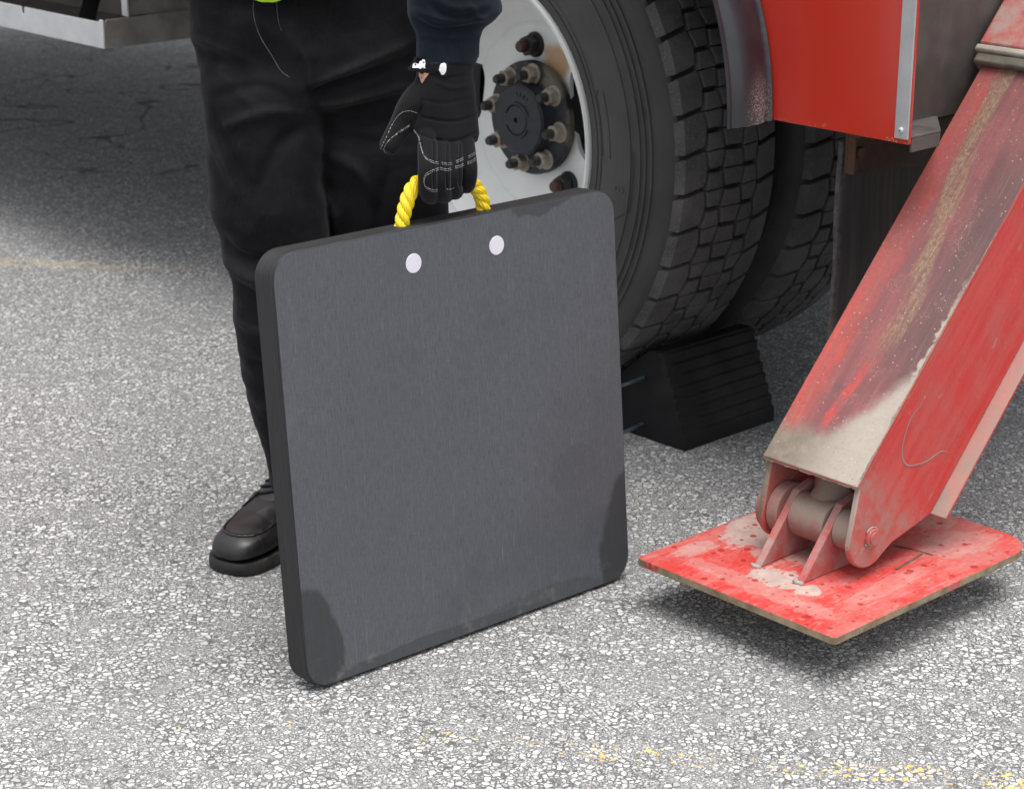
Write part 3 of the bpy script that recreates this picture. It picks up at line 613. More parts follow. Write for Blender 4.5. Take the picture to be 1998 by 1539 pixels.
def polar_text(name, txt, r, ang, size, y, mat, parent, flip=False, step=None):
    bm = bmesh.new(); step = step or size*.78/r
    for i, ch in enumerate(txt):
        a = math.radians(ang)-(i-(len(txt)-1)/2)*step
        me = text_mesh(ch, size, .0008)
        X = Vector((math.sin(a), 0, -math.cos(a))); Y = Vector((math.cos(a), 0, math.sin(a)))
        if flip: X, Y = -X, -Y
        Z = Vector((0, -1, 0))
        mt = Matrix((X, Y, Z)).transposed().to_4x4(); mt.translation = Vector((r*math.cos(a), y, r*math.sin(a)))
        me.transform(mt); bm.from_mesh(me)
    me = bpy.data.meshes.new(name); bm.to_mesh(me); bm.free(); return link(name, me, mat, parent)
polar_text('embossed_number', '1601', .052, 75, .013, .1025, M['stud'], hubo)
polar_text('embossed_letters', 'B', .400, -4, .030, -.0206, M['side'], ty, True)
polar_text('embossed_letters', 'EY', .402, -25, .040, -.0206, M['side'], ty, True)
# outline panels on the sidewall (raised thin frames)
fr = MB()
def arcline(r0, r1, a0, a1, y, n=20, wd=.0009):
    pts = [((r0+(r1-r0)*i/n)*math.cos(math.radians(a0+(a1-a0)*i/n)), y, (r0+(r1-r0)*i/n)*math.sin(math.radians(a0+(a1-a0)*i/n))) for i in range(n+1)]
    fr.tube(pts, wd, 6)
arcline(.345, .345, 21, 3, -.0107); arcline(.372, .372, 21, 3, -.0185); arcline(.345, .372, 21, 23, -.0145, 4); arcline(.345, .372, 3, 1.5, -.0145, 4)
arcline(.385, .385, -22, -14, -.0205); arcline(.385, .428, -14, -8, -.0205); arcline(.428, .428, -8, 6, -.0205)
fr.build('embossed_border', M['side'], ty, smooth=True)
def hexring(r, y, n=6, ph=0): return [(r*math.cos(ph+i*2*math.pi/n), y, r*math.sin(ph+i*2*math.pi/n)) for i in range(n)]
def nut_mesh():
    b = MB(); b.lathe([(.0, .0), (.0185, .0), (.0185, -.003), (.0155, -.0035), (0, -.0035)], 24, mi=0)
    b.rings([hexring(.0150, -.003), hexring(.0150, -.020), hexring(.0128, -.022)], mi=0)
    b.lathe([(.0085, -.02), (.0085, -.036), (.0065, -.040), (.0, -.040)], 16, mi=1)
    for i in range(6): b.lathe([(.0085, -.0225-i*.0022), (.0092, -.0233-i*.0022), (.0085, -.0241-i*.0022)], 16, mi=1)
    o = b.build('hub_nut', [M['nut'], M['stud']], hubo, smooth='auto'); return o
n0 = nut_mesh()
for i in range(8):
    o = n0 if i == 0 else n0.copy()
    if i: COL.objects.link(o); o.parent = hubo
    a = math.radians(-9+45*i+random.uniform(-1.5, 1.5)); o.location = (.0925*math.cos(a), .1325, .0925*math.sin(a)); o.rotation_euler = (0, random.uniform(0, 6), 0); o.scale = (1.12, 1.05, 1.12)
def lug_mesh():
    b = MB(); b.lathe([(.0, .0), (.0245, .0), (.0245, -.008), (.021, -.013), (.0, -.013)], 28); b.rings([hexring(.0195, -.011), hexring(.0195, -.031), hexring(.017, -.033)])
    b.lathe([(.0112, -.03), (.0112, -.046), (.009, -.049), (.0, -.049)], 18, mi=1)
    return b.build('lug_nut', [M['lug'], M['studrust']], wheel, smooth='auto')
l0 = lug_mesh()
for i in range(2):
    o = l0 if i == 0 else l0.copy()
    if i: COL.objects.link(o); o.parent = wheel
    a = math.radians((93, -52)[i]); o.location = (.1425*math.cos(a), .1645, .1425*math.sin(a)); o.rotation_euler = (0, random.uniform(0, 6), 0)

# ---- aluminium side step / tray
b = MB()
rail = [(-1.137, .545), (-1.137, .609), (-1.150, .609), (-1.156, .603), (-1.480, .603), (-1.482, .588), (-1.487, .586), (-1.492, .588), (-1.494, .603), (-3.6, .603), (-3.6, .545)]
b.prism(rail, -.0985, -.0945, 'y')
st = b.build('side_step', M['alum'], truck, bevel=.0015)
b = MB(); b.prism([(-.0945, .545), (-.094, .597), (-.088, .609), (1.3, .609), (1.3, .545)], -1.141, -1.137, 'x')
b.build('end_plate', M['alumdull'], st, bevel=.001)
b = MB(); b.box(-3.6, -1.141, -.0945, 1.3, .545, .548); b.box(-3.6, -1.141, .20, .21, .548, .72); b.build('tray_floor', M['brownplate'], st)
b = MB(); b.box(-1.160, -1.137, -.033, -.028, .610, .663); b.build('upright_bar', M['alum'], st, bevel=.0008)
b = MB(); b.box(-1.150, -1.146, -.027, .9, .610, .663); b.box(-1.146, -1.1455, .03, .9, .616, .655); b.build('support_plate', M['alumdull'], st)
for pts, wd in (([(-1.30, .00, .70), (-1.255, -.05, .64), (-1.235, -.078, .60), (-1.222, -.086, .565)], .021), ([(-1.27, .09, .70), (-1.215, .05, .64), (-1.17, .02, .60), (-1.155, .012, .585)], .019)):
    c = catmull(pts, 6); R = []
    for i, p_ in enumerate(c):
        f_ = i/(len(c)-1); ww = wd*(1-.75*max(0, f_-.72)/.28); R.append([p_+Vector((ww*.7, ww*.7, 0)), p_+Vector((.003, -.004, 0)), p_+Vector((-ww*.7, -ww*.7, 0)), p_+Vector((-.003, .004, 0))])
    b = MB(); b.rings(R); b.build('rubber_strap', M['matte'], st, bevel=.001)

# ---- outrigger leg
PS, PTT, PZ = 1.095, -.297, .143
BA = math.radians(47.0)
leg = empty('tmp', (0, 0, 0)); bpy.data.objects.remove(leg)
def sideplate(x0, x1, b):
    pts = [(.042, .0795)]
    for i in range(13):
        a = math.radians(135+(262-135)*i/12); pts.append((.047*math.cos(a), .047*math.sin(a)))
    pts += [(.018, -.055), (.075, -.095), (.095, -.108), (1.30, -.108), (1.30, .0795)]
    b.prism(pts, x0, x1, 'x')
HW = .086
b = MB(); sideplate(-HW, -HW+.010, b); sideplate(HW-.010, HW, b)
b.box(-HW-.0012, HW+.0012, .036, 1.30, .0797, .0880)
b.box(-HW-.006, HW+.026, .095, 1.30, -.114, -.1085)
leg = b.build('outrigger_leg', M['mud'], truck, bevel=.0022)
leg.location = (PS, PTT, PZ); leg.rotation_euler = (BA, 0, 0)
# wavy weld/dried mud bead along the low end of the top plate
c = [(x, .0365+.0006*math.sin(x*180), .0805) for x in np.linspace(-HW, HW, 60)]
b = MB(); b.tube(c, [.0018+.0010*math.sin(i*1.7)*math.sin(i*.37) for i in range(60)], 6); b.build('weld_bead', M['mudgrey'], leg, smooth=True)
# crust of dried mud on the right-hand edge of the top plate
b = MB(); R = []; rn = random.Random(5)
for i in range(260):
    y = .05+.42*i/259; w_ = .001+.0040*max(0, mnoise.noise(Vector((y*26, 1.3, 0)))+.25)*max(0, math.sin(math.pi*(y-.03)/.46))**.5+.003*abs(mnoise.noise(Vector((y*140, 4.3, 0))))
    w_ *= max(.06, min(1, .35+3.2*mnoise.noise(Vector((y*17, 7.7, 0)))));
    if y > .36: w_ *= max(.1, 1-(y-.36)/.1)
    h_ = .0004+.10*w_
    R.append([(HW+.0008, y, .0878), (HW+.0002, y, .0882+h_), (HW-.5*w_, y, .0882+h_*(1+.5*mnoise.noise(Vector((y*300, 0, 0))))), (HW-w_, y, .0879)])
b.rings(R); b.build('mud_crust', M['crust'], leg, smooth='auto')
# outer sleeve with rubber wiper, bolts
b = MB(); b.box(-HW-.016, HW+.016, .772, 1.66, .095, .104); b.box(-HW-.016, -HW-.007, .772, 1.66, -.13, .0945); b.box(HW+.028, HW+.036, .772, 1.66, -.13, .1035); b.box(-HW-.016, HW+.036, .772, 1.66, -.139, -.1305)
slv = b.build('sleeve', M['pink'], leg, bevel=.004)
b = MB(); b.box(-HW-.018, HW+.038, .7590, .7715, -.141, .1055); b.build('wiper_plate', M['mudgrey'], leg, bevel=.004)
b = MB(); b.box(-HW-.012, HW+.032, .7400, .7585, .089, .1015); b.box(-HW-.012, -HW-.002, .7400, .7585, -.135, .0885); b.build('wiper_seal', M['mudrubber'], leg, bevel=.004)
for i in range(3):
    b = MB(); b.rings([[(.0085*math.cos(q*math.pi/3), .0085*math.sin(q*math.pi/3), z) for q in range(6)] for z in (.105, .113, .1145)]); b.rings([[(.0125*math.cos(q*math.pi/8), .0125*math.sin(q*math.pi/8), z) for q in range(16)] for z in (.1035, .1055)])
    o = b.build('bolt', M['mudgrey'], leg, bevel=.0008); o.location = (.012+.0*i, .800, 0) if i == 0 else ((.030, .856, 0) if i == 1 else (-.045, .92, 0)); o.rotation_euler = (0, 0, .4*i)
INV = Matrix.Rotation(-BA, 4, 'X') @ Matrix.Translation((-PS, -PTT, -PZ))
def toleg(o):                                  # a part modelled in truck axes, parented to the leg
    o.parent = leg; o.matrix_local = INV; return o
# foot plate
def rounded(s0, s1, t0, t1, rr):
    out = []
    for (cx, cy, a0, r) in ((s1-rr[0], t0+rr[0], -90, rr[0]), (s1-rr[1], t1-rr[1], 0, rr[1]), (s0+rr[2], t1-rr[2], 90, rr[2]), (s0+rr[3], t0+rr[3], 180, rr[3])):
        for i in range(5): a = math.radians(a0+22.5*i); out.append((cx+r*math.cos(a), cy+r*math.sin(a)))
    return out
ol = rounded(.905, 1.276, -.490, -.010, (.007, .055, .03, .006))
b = MB(); b.prism(ol, .068, .080, 'z'); plate = b.build('foot_plate', M['plate'], None, bevel=.0012); toleg(plate)
b = MB(); b.tube([(1.138, -.176, .0797), (1.165, -.166, .0799), (1.197, -.163, .0797)], .0022, 6); b.tube([(1.183, -.172, .0797), (1.187, -.20, .0799), (1.192, -.246, .0797)], .0025, 6); toleg(b.build('weld_mark', M['dirt'], None, smooth=True))
# lugs
for s0 in (1.040, 1.120):
    b = MB(); b.prism([(-.384, .0803), (-.303, .179), (-.268, .187), (-.250, .168), (-.215, .0803)], s0, s0+.0135, 'x')
    o = b.build('plate_lug', M['pink'], None, bevel=.0016); toleg(o)
    b = MB(); b.tube([(s0-.002, -.386, .081), (s0+.006, -.389, .0808), (s0+.0155, -.386, .081)], [.003, .0045, .003], 8); toleg(b.build('weld_blob', M['mudgrey'], None, smooth=True))
# knuckle and cylinder rod, spacers, pin
def xl(b, x0, x1, r, y=PTT, z=PZ, seg=40, ch=.0015, mi=0):
    prof = [(x0, r-ch), (x0+ch, r), (x1-ch, r), (x1, r-ch)]
    b.rings([[(x, y+q*math.cos(i*2*math.pi/seg), z+q*math.sin(i*2*math.pi/seg)) for i in range(seg)] for x, q in prof], True, mi)
b = MB(); xl(b, 1.0550, 1.1185, .034); toleg(b.build('rod_eye', M['knuckle'], None, smooth='auto'))
b = MB(); b.rings([[(.000-.008+r*math.cos(q*2*math.pi/36), y, r*math.sin(q*2*math.pi/36)) for q in range(36)] for y, r in ((.018, .030), (.038, .0275), (.05, .033), (.054, .0335), (.055, .0315), (.059, .0315), (.060, .034), (.40, .034))])
b.build('cylinder_rod', M['knuckle'], leg, smooth='auto')
for x0, x1, r in ((1.0195, 1.0395, .041), (1.134, 1.1705, .030), (.998, 1.0085, .040)):
    b = MB(); xl(b, x0, x1, r); toleg(b.build('spacer', M['knuckle'], None, smooth='auto'))
b = MB(); xl(b, .995, 1.188, .0135); b2 = b; b.rings([[(x, PTT+r*math.cos(i*math.pi/14), PZ+r*math.sin(i*math.pi/14)) for i in range(28)] for x, r in ((1.1885, .010), (1.190, .0095), (1.1905, .006))]); toleg(b.build('pivot_pin', M['pink'], None, smooth='auto'))
c = [(1.1828, PTT+.0150*math.cos(math.radians(a)), PZ+.0150*math.sin(math.radians(a))) for a in range(-150, 150, 10)]
b = MB(); b.tube(c, .0013, 6); toleg(b.build('retaining_ring', M['mudgrey'], None, smooth=True))
xw = MB()
c = catmull([(HW+.0004, .20, .045), (HW+.0004, .17, .052), (HW+.0004, .128, .034), (HW+.0004, .118, .005), (HW+.0004, .142, -.03), (HW+.0004, .175, -.055), (HW+.0004, .182, -.075)], 8)
xw.tube(c, [.0003+.0016*math.sin(math.pi*i/(len(c)-1)) for i in range(len(c))], 6); xw.v = [Vector((HW+(v.x-HW)*.12+.0002, v.y, v.z)) for v in xw.v]; xw.build('mud_smear', M['knuckle'], leg, smooth=True)

# ------------------------------------------------------------------ WHEEL CHOCK
ch = empty('wheel_chock', O+U*.40+NN*.05, -AL)
tag(ch, 'black ribbed rubber wheel chock wedged under the rear tyre', 'wheel chock')
pts = [(.104, 0.0)]                                    # local x = s-.40, ribbed face towards +x
nstep = 8; z = .012; x = .1035; pts.append((x+.0005, .010))
for i in range(nstep):
    z1 = .012+.0195*(i+1); pts += [(x+.0005, z1-.003), (x-.0002, z1-.0008), (x-.0062, z1+.0002)]; x -= .0078; pts.append((x, z1+.004))
pts += [(x-.006, .171), (x-.028, .1705)]
for i in range(11):                                    # curved face the tyre sits on
    s_ = .372-.027*i; zz = ZC-math.sqrt(.5305**2-s_**2); zz = max(zz, .012)
    pts.append((s_-.40, min(zz, .165)))
pts += [(-.34, .0)]
b = MB(); b.prism(pts, .0, .246, 'y'); cb = b.build('body', M['chock'], ch, bevel=.0010)
for z_, dz in ((.116, .0), (.026, .0)):
    b = MB(); b.tube(catmull([(.0, .012, z_), (.0, -.01, z_-.001), (-.001, -.045, z_-.004), (-.010, -.075, z_-.008), (-.035, -.09, z_-.010), (-.085, -.09, z_-.008), (-.105, -.06, z_-.004), (-.107, -.02, z_), (-.107, .01, z_)], 6), .0036, 8); b.build('handle_ring', M['galv'], ch, smooth=True)

# ------------------------------------------------------------------ OUTRIGGER PAD
S = .60255; YAW = .7093; LEAN = .0841; TH = .043
D = Vector((math.cos(YAW), math.sin(YAW), 0)); NB0 = Vector((-math.sin(YAW), math.cos(YAW), 0))
UPD = NB0*math.sin(LEAN)+Vector((0, 0, 1))*math.cos(LEAN); BK = (UPD.cross(D)).normalized()
BL = Vector((-.27565, 2.45785, 0.0))
if BK.y < 0: BK = -BK
pad = empty('outrigger_pad', BL); pad.rotation_euler = Matrix((D, BK, UPD)).transposed().to_euler()
pad.location = BL+Vector((0, 0, TH*math.sin(LEAN)+.001))
tag(pad, 'large square black plastic pad with rounded corners standing on its edge', 'outrigger pad')
def rsq(r, ins=0, n=8):
    out = []
    for cx, cz, a0 in ((S-r, r, -90), (S-r, S-r, 0), (r, S-r, 90), (r, r, 180)):
        for i in range(n+1): a = math.radians(a0+90*i/n); out.append((cx+(r-ins)*math.cos(a), cz+(r-ins)*math.sin(a)))
    return out
b = MB(); lay = [(.0, .0022), (.0020, .0), (TH-.002, .0), (TH, .002)]
b.rings([[(x, y, z_) for x, z_ in rsq(.037, i)] for y, i in lay])
pb = b.build('slab', M['pad'], pad, smooth='auto')
for x in (.228, .375):
    b = MB(); b.lathe([(.0, -.0004), (.0130, -.0004), (.0134, .0), (.0134, .002)], 40, x, .5535); b.build('plug', M['plug'], pad, smooth='auto')
# rope handle
Hc = onpl(875, 352, BL+UPD*S+BK*.0225, BK)
def HLw(a, b_, c): return Hc+D*a+Vector((0, 0, 1))*b_-BK*c
R2L = Matrix((D, BK, UPD))
rp_px = [(781, 458), (790, 408), (806, 366), (835, 345), (870, 345), (905, 350), (925, 362), (940, 388), (944, 422)]
rp = [onpl(x, y, BL+UPD*S+BK*.0225, BK) for x, y in rp_px]
cc = catmull([R2L @ (p_-pad.location) for p_ in rp], 14)
b = MB(); L = 0; tot = []
for i, p_ in enumerate(cc):
    if i: L += (p_-cc[i-1]).length
    tot.append(L)
for k in range(3):
    R = []; pts = []
    for i, p_ in enumerate(cc):
        t = (cc[min(i+1, len(cc)-1)]-cc[max(i-1, 0)]).normalized(); a1 = Vector((0, 1, 0)); a2 = t.cross(a1).normalized(); ph = -tot[i]/.042*2*math.pi+k*2*math.pi/3
        q = p_+(a1*math.cos(ph)+a2*math.sin(ph))*.0052; pts.append(q)
    # flattened fibrous strands made of several fine yarns
    b.tube(pts, .0053, 12)
    for y_ in range(9):
        yp = []
        for i, p_ in enumerate(pts):
            t = (pts[min(i+1, len(pts)-1)]-pts[max(i-1, 0)]).normalized(); a1 = t.orthogonal().normalized(); a1 = Vector((0, 1, 0)).cross(t).normalized(); a2 = t.cross(a1); ph = y_*2*math.pi/9+tot[i]*60
            yp.append(p_+(a1*math.cos(ph)+a2*math.sin(ph))*.0047)
        b.tube(yp, .0011, 5)
b.build('rope_handle', M['rope'], pad, smooth=True)

# ------------------------------------------------------------------ PERSON
def ellipse(c, rx, ry, n=32, pw=2.3, rz=0):
    out = []
    for i in range(n):
        a = 2*math.pi*i/n; ca, sa = math.cos(a), math.sin(a)
        x = rx*math.copysign(abs(ca)**(2/pw), ca); y = ry*math.copysign(abs(sa)**(2/pw), sa)
        out.append(Vector((c.x+x*math.cos(rz)-y*math.sin(rz), c.y+x*math.sin(rz)+y*math.cos(rz), c.z)))
    return out
def rowring(l, r, y, dep, ryf, shrink=0):
    A = P(l, y, dep); B = P(r, y, dep); c = (A+B)/2; rx = (B-A).length/2; return ellipse(c, rx-shrink, rx*ryf-shrink)
legR = [(400, 610, 60, 2.95, .60), (388, 640, 150, 2.93, .80), (400, 628, 230, 2.92, .78), (405, 630, 330, 2.91, .82), (409, 636, 400, 2.90, .84), (430, 645, 470, 2.90, .86), (452, 668, 550, 2.92, .88), (458, 684, 640, 2.94, .88), (472, 690, 730, 2.97, .88), (488, 688, 790, 2.99, .88), (508, 684, 850, 3.0, .9), (524, 688, 920, 3.01, .95), (532, 690, 985, 3.015, 1.0)]
legL = [(630, 806, 60, 3.0, .60), (604, 850, 150, 2.99, .82), (616, 862, 230, 2.98, .84), (622, 871, 330, 2.97, .84), (636, 876, 400, 2.97, .86), (650, 876, 470, 2.98, .86), (664, 872, 550, 3.0, .88), (672, 868, 640, 3.02, .88), (680, 866, 730, 3.04, .88), (690, 862, 850, 3.06, .9), (694, 858, 960, 3.06, 1.0)]
pel = [(352, 812, -170, 2.99, .50), (352, 822, -90, 2.985, .54), (362, 832, 0, 2.975, .54), (371, 840, 70, 2.965, .54), (385, 846, 130, 2.96, .50), (420, 830, 180, 2.96, .46), (500, 760, 225, 2.96, .40)]
def limbs(sh, up=True):
    b = MB()
    for L_ in (legR, legL, pel): b.rings([rowring(l, r, y, d_, f_, sh) for l, r, y, d_, f_ in L_])
    return b
FOLDS = [  # image-measured fold lines: points, half width (m), height (m; + ridge, - valley)
 ([(370, 68), (430, 92), (500, 125)], .010, .006), ([(368, 95), (430, 118), (490, 150)], .012, -.005), ([(432, 125), (452, 165), (500, 205)], .012, .005),
 ([(404, 225), (430, 305), (466, 390)], .012, .005), ([(415, 215), (450, 300), (490, 380)], .016, -.005), ([(600, 185), (700, 150), (815, 112)], .012, -.009), ([(610, 165), (700, 128), (815, 75)], .012, .006),
 ([(620, 205), (700, 190), (800, 165)], .011, .007), ([(640, 250), (720, 275), (800, 285)], .014, -.005), ([(625, 225), (720, 240), (830, 225)], .012, -.006), ([(640, 300), (700, 330), (740, 400)], .014, .005),
 ([(560, 190), (500, 165), (420, 190)], .012, -.006), ([(575, 215), (510, 220), (430, 250)], .014, .006), ([(590, 250), (540, 290), (500, 380)], .016, -.006), ([(420, 450), (470, 500), (560, 520)], .012, -.006),
 ([(436, 500), (480, 535), (560, 560)], .012, .007), ([(446, 545), (500, 580), (580, 600)], .012, -.006), ([(455, 610), (500, 640), (600, 655)], .014, .005), ([(470, 700), (520, 715), (600, 700)], .012, -.005), ([(490, 780), (530, 790), (600, 770)], .010, .005),
 ([(497, 30), (505, 70), (530, 110), (560, 145)], .006, .003), ([(640, 380), (660, 430), (665, 500)], .012, .005), ([(760, 330), (740, 400), (735, 470)], .014, -.005), ([(560, 60), (600, 120), (605, 175)], .006, .003)]
def fold_disp(o, folds, amp=1.0, rnd=.004, post=3):
    me = o.data; at = me.attributes.new('wear', 'FLOAT', 'POINT'); n = len(me.vertices)
    co = np.empty(n*3); me.vertices.foreach_get('co', co); co = co.reshape(-1, 3); nr = np.empty(n*3); me.vertices.foreach_get('normal', nr); nr = nr.reshape(-1, 3)
    d_ = co-np.array(CAMP); k = d_@np.array(FW); xy = np.stack([999+FPX*d_[:, 0]/k, 769.5-FPX*(d_@np.array(UPV))/k], 1)
    front = np.clip(-nr[:, 1]*1.5, 0, 1); D_ = np.zeros(n)
    for pts, wd, h_ in folds:
        c = np.array([tuple(q)[:2] for q in catmull([Vector((x, y, 0)) for x, y in pts], 6)]); wp = wd*FPX/3.0
        m_ = (front > 0) & (xy[:, 0] > c[:, 0].min()-3*wp) & (xy[:, 0] < c[:, 0].max()+3*wp) & (xy[:, 1] > c[:, 1].min()-3*wp) & (xy[:, 1] < c[:, 1].max()+3*wp)
        q = xy[m_]
        if not len(q): continue
        best = np.full(len(q), 1e9); par = np.zeros(len(q)); L = len(c)-1
        for i_ in range(L):
            a, b_ = c[i_], c[i_+1]; e = b_-a; t = np.clip(((q-a)@e)/max(e@e, 1e-9), 0, 1); dd = np.hypot(*(q-a-t[:, None]*e).T); w_ = dd < best
            best[w_] = dd[w_]; par[w_] = (i_+t[w_])/L
        side = np.exp(-(best/wp)**2)*np.sqrt(np.clip(np.sin(math.pi*np.clip(par*.96+.02, 0, 1)), 0, 1))
        D_[m_] += h_*side
    nn = np.array([mnoise.noise(Vector((v[0]*9, v[1]*9, v[2]*16)))+.5*mnoise.noise(Vector((v[0]*24, v[1]*20, v[2]*34)))+.28*mnoise.noise(Vector((v[0]*60, v[1]*50, v[2]*80))) for v in co])
    co = co+nr*(D_*front*amp+nn*rnd)[:, None]; me.vertices.foreach_set('co', co.ravel())
    wv_ = np.clip(.5+D_*front*amp*60+nn*.5, 0, 1)
    at.data.foreach_set('value', wv_); me.update()
    if post:
        md = o.modifiers.new('s', 'SMOOTH'); md.iterations = post; md.factor = .5; mats = list(me.materials); bake(o)
        if not len(o.data.materials):
            for q in mats: o.data.materials.append(q)
        for p_ in o.data.polygons: p_.use_smooth = True
body_b = limbs(.014)
# torso, head, arms (mostly above the frame)
sh_z = 1.40
cx = P(590, 0, 2.97).x
tor = [(.86, .155, .10), (.95, .150, .10), (1.05, .150, .105), (1.2, .170, .11), (1.32, .185, .105), (1.39, .165, .085), (1.43, .09, .065), (1.46, .055, .055)]
body_b.rings([ellipse(Vector((cx, 2.99, z_)), rx, ry) for z_, rx, ry in tor])
body_b.rings([ellipse(Vector((cx, 2.985-(.0 if z_ < 1.5 else .01), z_)), rx, ry, 28, 2.0) for z_, rx, ry in ((1.42, .056, .056), (1.50, .055, .058), (1.53, .055, .075), (1.56, .064, .088), (1.60, .070, .093), (1.64, .074, .096), (1.68, .074, .096), (1.71, .066, .088), (1.735, .045, .06), (1.745, .015, .02))])
body_b.tube([(cx, 2.892, 1.645), (cx, 2.880, 1.612), (cx, 2.888, 1.603)], [.008, .013, .010], 10)
for s_ in (-1, 1): body_b.tube([(cx+s_*.074, 2.99, 1.645), (cx+s_*.081, 2.992, 1.625), (cx+s_*.074, 2.988, 1.600)], [.010, .014, .008], 8)
wristL = HLw(-.002, .155, -.006)
shL = Vector((cx+.20, 2.96, 1.36)); shR = Vector((cx-.20, 2.98, 1.36))
elL = onpl(889, -330, Vector((0, 2.84, 0)), Vector((0, 1, 0))); elR = Vector((cx-.27, 3.06, 1.08)); wrR = Vector((cx-.12, 2.80, 1.10))
def HL0(x, y): return onpl(x, y, Hc-BK*(-.006), BK)
armL = [shL, (shL+elL)/2+Vector((.015, 0, 0)), elL, HL0(886, -90), HL0(876, 40), HL0(868, 135), HL0(868, 190)]
armR = [shR, (shR+elR)/2, elR, (elR+wrR)/2, wrR]
body_b.tube(catmull(armL, 5), [.055-.014*i/15 if i < 15 else max(.022, .041-.0025*(i-15)) for i in range(31)], 18); body_b.tube(catmull(armR, 5), [.055+(.028-.055)*i/20 for i in range(21)], 18)
# right hand (resting on the belly, above the frame)
body_b.tube([wrR, wrR+Vector((.03, -.005, .0)), wrR+Vector((.08, .0, .0))], [.028, .036, .034], 14)
for k in range(4): body_b.tube([wrR+Vector((.075, -.005, .028-k*.019)), wrR+Vector((.105, .0, .030-k*.020)), wrR+Vector((.13-.004*abs(k-1), .012, .026-k*.018))], [.0095, .009, .0075], 10)
body_b.tube([wrR+Vector((.02, -.01, .025)), wrR+Vector((.05, -.02, .05)), wrR+Vector((.075, -.02, .062))], [.013, .011, .009], 10)
# ankles into shoes
for (l, r, y, d_, f_) in ((560, 650, 980, 3.02, 1.0), (735, 820, 960, 3.06, 1.0)):
    A = P((l+r)/2, y, d_); body_b.rings([ellipse(Vector((A.x, A.y+.01, z_)), .036, .042) for z_ in (.04, .09, .16, .25)])
person = body_b.build('person', M['skin']); remesh(person, .008, 3)
tag(person, 'person in black trousers, navy sleeve and black glove holding the pad by its rope', 'person')
tr = limbs(0).build('trousers', M['denim'], person); remesh(tr, .0052, 14, .5)
fold_disp(tr, [(p_, w_*.58, h_*1.6) for p_, w_, h_ in FOLDS], 1.0, .0042, 2)
dg = bpy.context.evaluated_depsgraph_get()
def bvh_of(*os):
    vs = []; fs = []
    for o in os:
        n = len(vs); vs += [o.matrix_world @ v.co for v in o.data.vertices]; fs += [tuple(i+n for i in p_.vertices) for p_ in o.data.polygons]
    return BVHTree.FromPolygons(vs, fs)
def surf(bv, x, y, off=.0005):
    d = ray(x, y).normalized(); h_ = bv.ray_cast(CAMP, d)
    return None if h_[0] is None else h_[0]+h_[1]*(off if h_[1].dot(d) < 0 else -off)
def stitch(bv, px, r=.00035, dash=.0026, gap=.0011, off=.0004, closed=False):
    b = MB(); c = catmull([Vector((x, y, 0)) for x, y in px], 14); pts = [surf(bv, q.x, q.y, off) for q in c]; pts = [p_ for p_ in pts if p_ is not None]
    # resample
    res = [pts[0]]; step = .0006
    for a, e in zip(pts, pts[1:]):
        dl = (e-a).length
        if dl > .02: continue
        k = max(1, int(dl/step)); res += [a.lerp(e, (i+1)/k) for i in range(k)]
    acc = 0; cur = []
    for a, e in zip(res, res[1:]):
        ph = acc % (dash+gap)
        if ph < dash: cur.append(a)
        elif cur:
            if len(cur) > 1: b.tube(cur, r, 5)
            cur = []
        acc += (e-a).length
    if len(cur) > 1: b.tube(cur, r, 5)
    return b
bpy.context.view_layer.update()
bvT = bvh_of(tr)
sb2 = stitch(bvT, [(540, 5), (541, 25), (545, 48), (550, 62)], .00025, .0022, .0016); sb2.build('seam_stitching', M['thread'], tr, smooth=True)
b = stitch(bvT, [(496, 0), (494, 22), (500, 52), (512, 80), (530, 108), (548, 138), (566, 152)], .0003, .0022, .0012)
b.build('fly_stitching', M['thread'], tr, smooth=True)
# hi-vis vest
cvest = P(590, 0, 2.97)
R = []
for z_, rx, ry in ((0, .166, .128), (.06, .168, .128), (.2, .17, .125), (.35, .185, .125), (.47, .195, .118), (.53, .17, .10), (.56, .11, .08)):
    ring = ellipse(Vector((cx-.005, 2.975, .895+z_)), rx, ry, 64)
    R.append(ring)
vz = P(525, 4, 2.86).z
for v in R[0]:
    k = math.exp(-((v.x-P(525, 0, 2.86).x)/.045)**2) if v.y < 2.97 else 0; v.z = vz+.022*(1-k)
b = MB(); b.rings(R, False); v_ = b.build('safety_vest', M['vest'], person, smooth=True); md = v_.modifiers.new('s', 'SOLIDIFY'); md.thickness = .003
# hair
b = MB(); b.rings([ellipse(Vector((cx, 3.000, z_)), rx, ry, 28, 2.0) for z_, rx, ry in ((1.60, .076, .092), (1.66, .083, .104), (1.71, .078, .10), (1.745, .055, .07), (1.757, .02, .03))]); b.build('hair', M['hair'], person, smooth=True)

# sweatshirt (both sleeves and trunk, one garment), with bunched cuff at the left wrist
def HL(x, y, c=0.0): return onpl(x, y, Hc-BK*c, BK)
sw = MB()
sw.rings([ellipse(Vector((cx, 2.985, z_)), rx, ry) for z_, rx, ry in ((.98, .158, .117), (1.05, .160, .118), (1.2, .178, .118), (1.32, .19, .112), (1.39, .172, .095), (1.44, .085, .07))])
slv_rows = [(819, 922, 126, .026), (819, 925, 118, .033), (822, 926, 95, .034), (823, 927, 72, .034), (821, 932, 58, .037), (815, 950, 44, .045), (810, 966, 24, .052), (808, 962, 4, .050), (806, 958, -20, .051), (806, 968, -50, .054), (806, 966, -90, .055)]
Rr = []
for l, r, y, ry in slv_rows:
    A = HL(l, y, -.006); B = HL(r, y, -.006); c = (A+B)/2; rx = (B-A).length/2; Rr.append(ellipse(c, rx, ry, 32, 2.2, YAW))
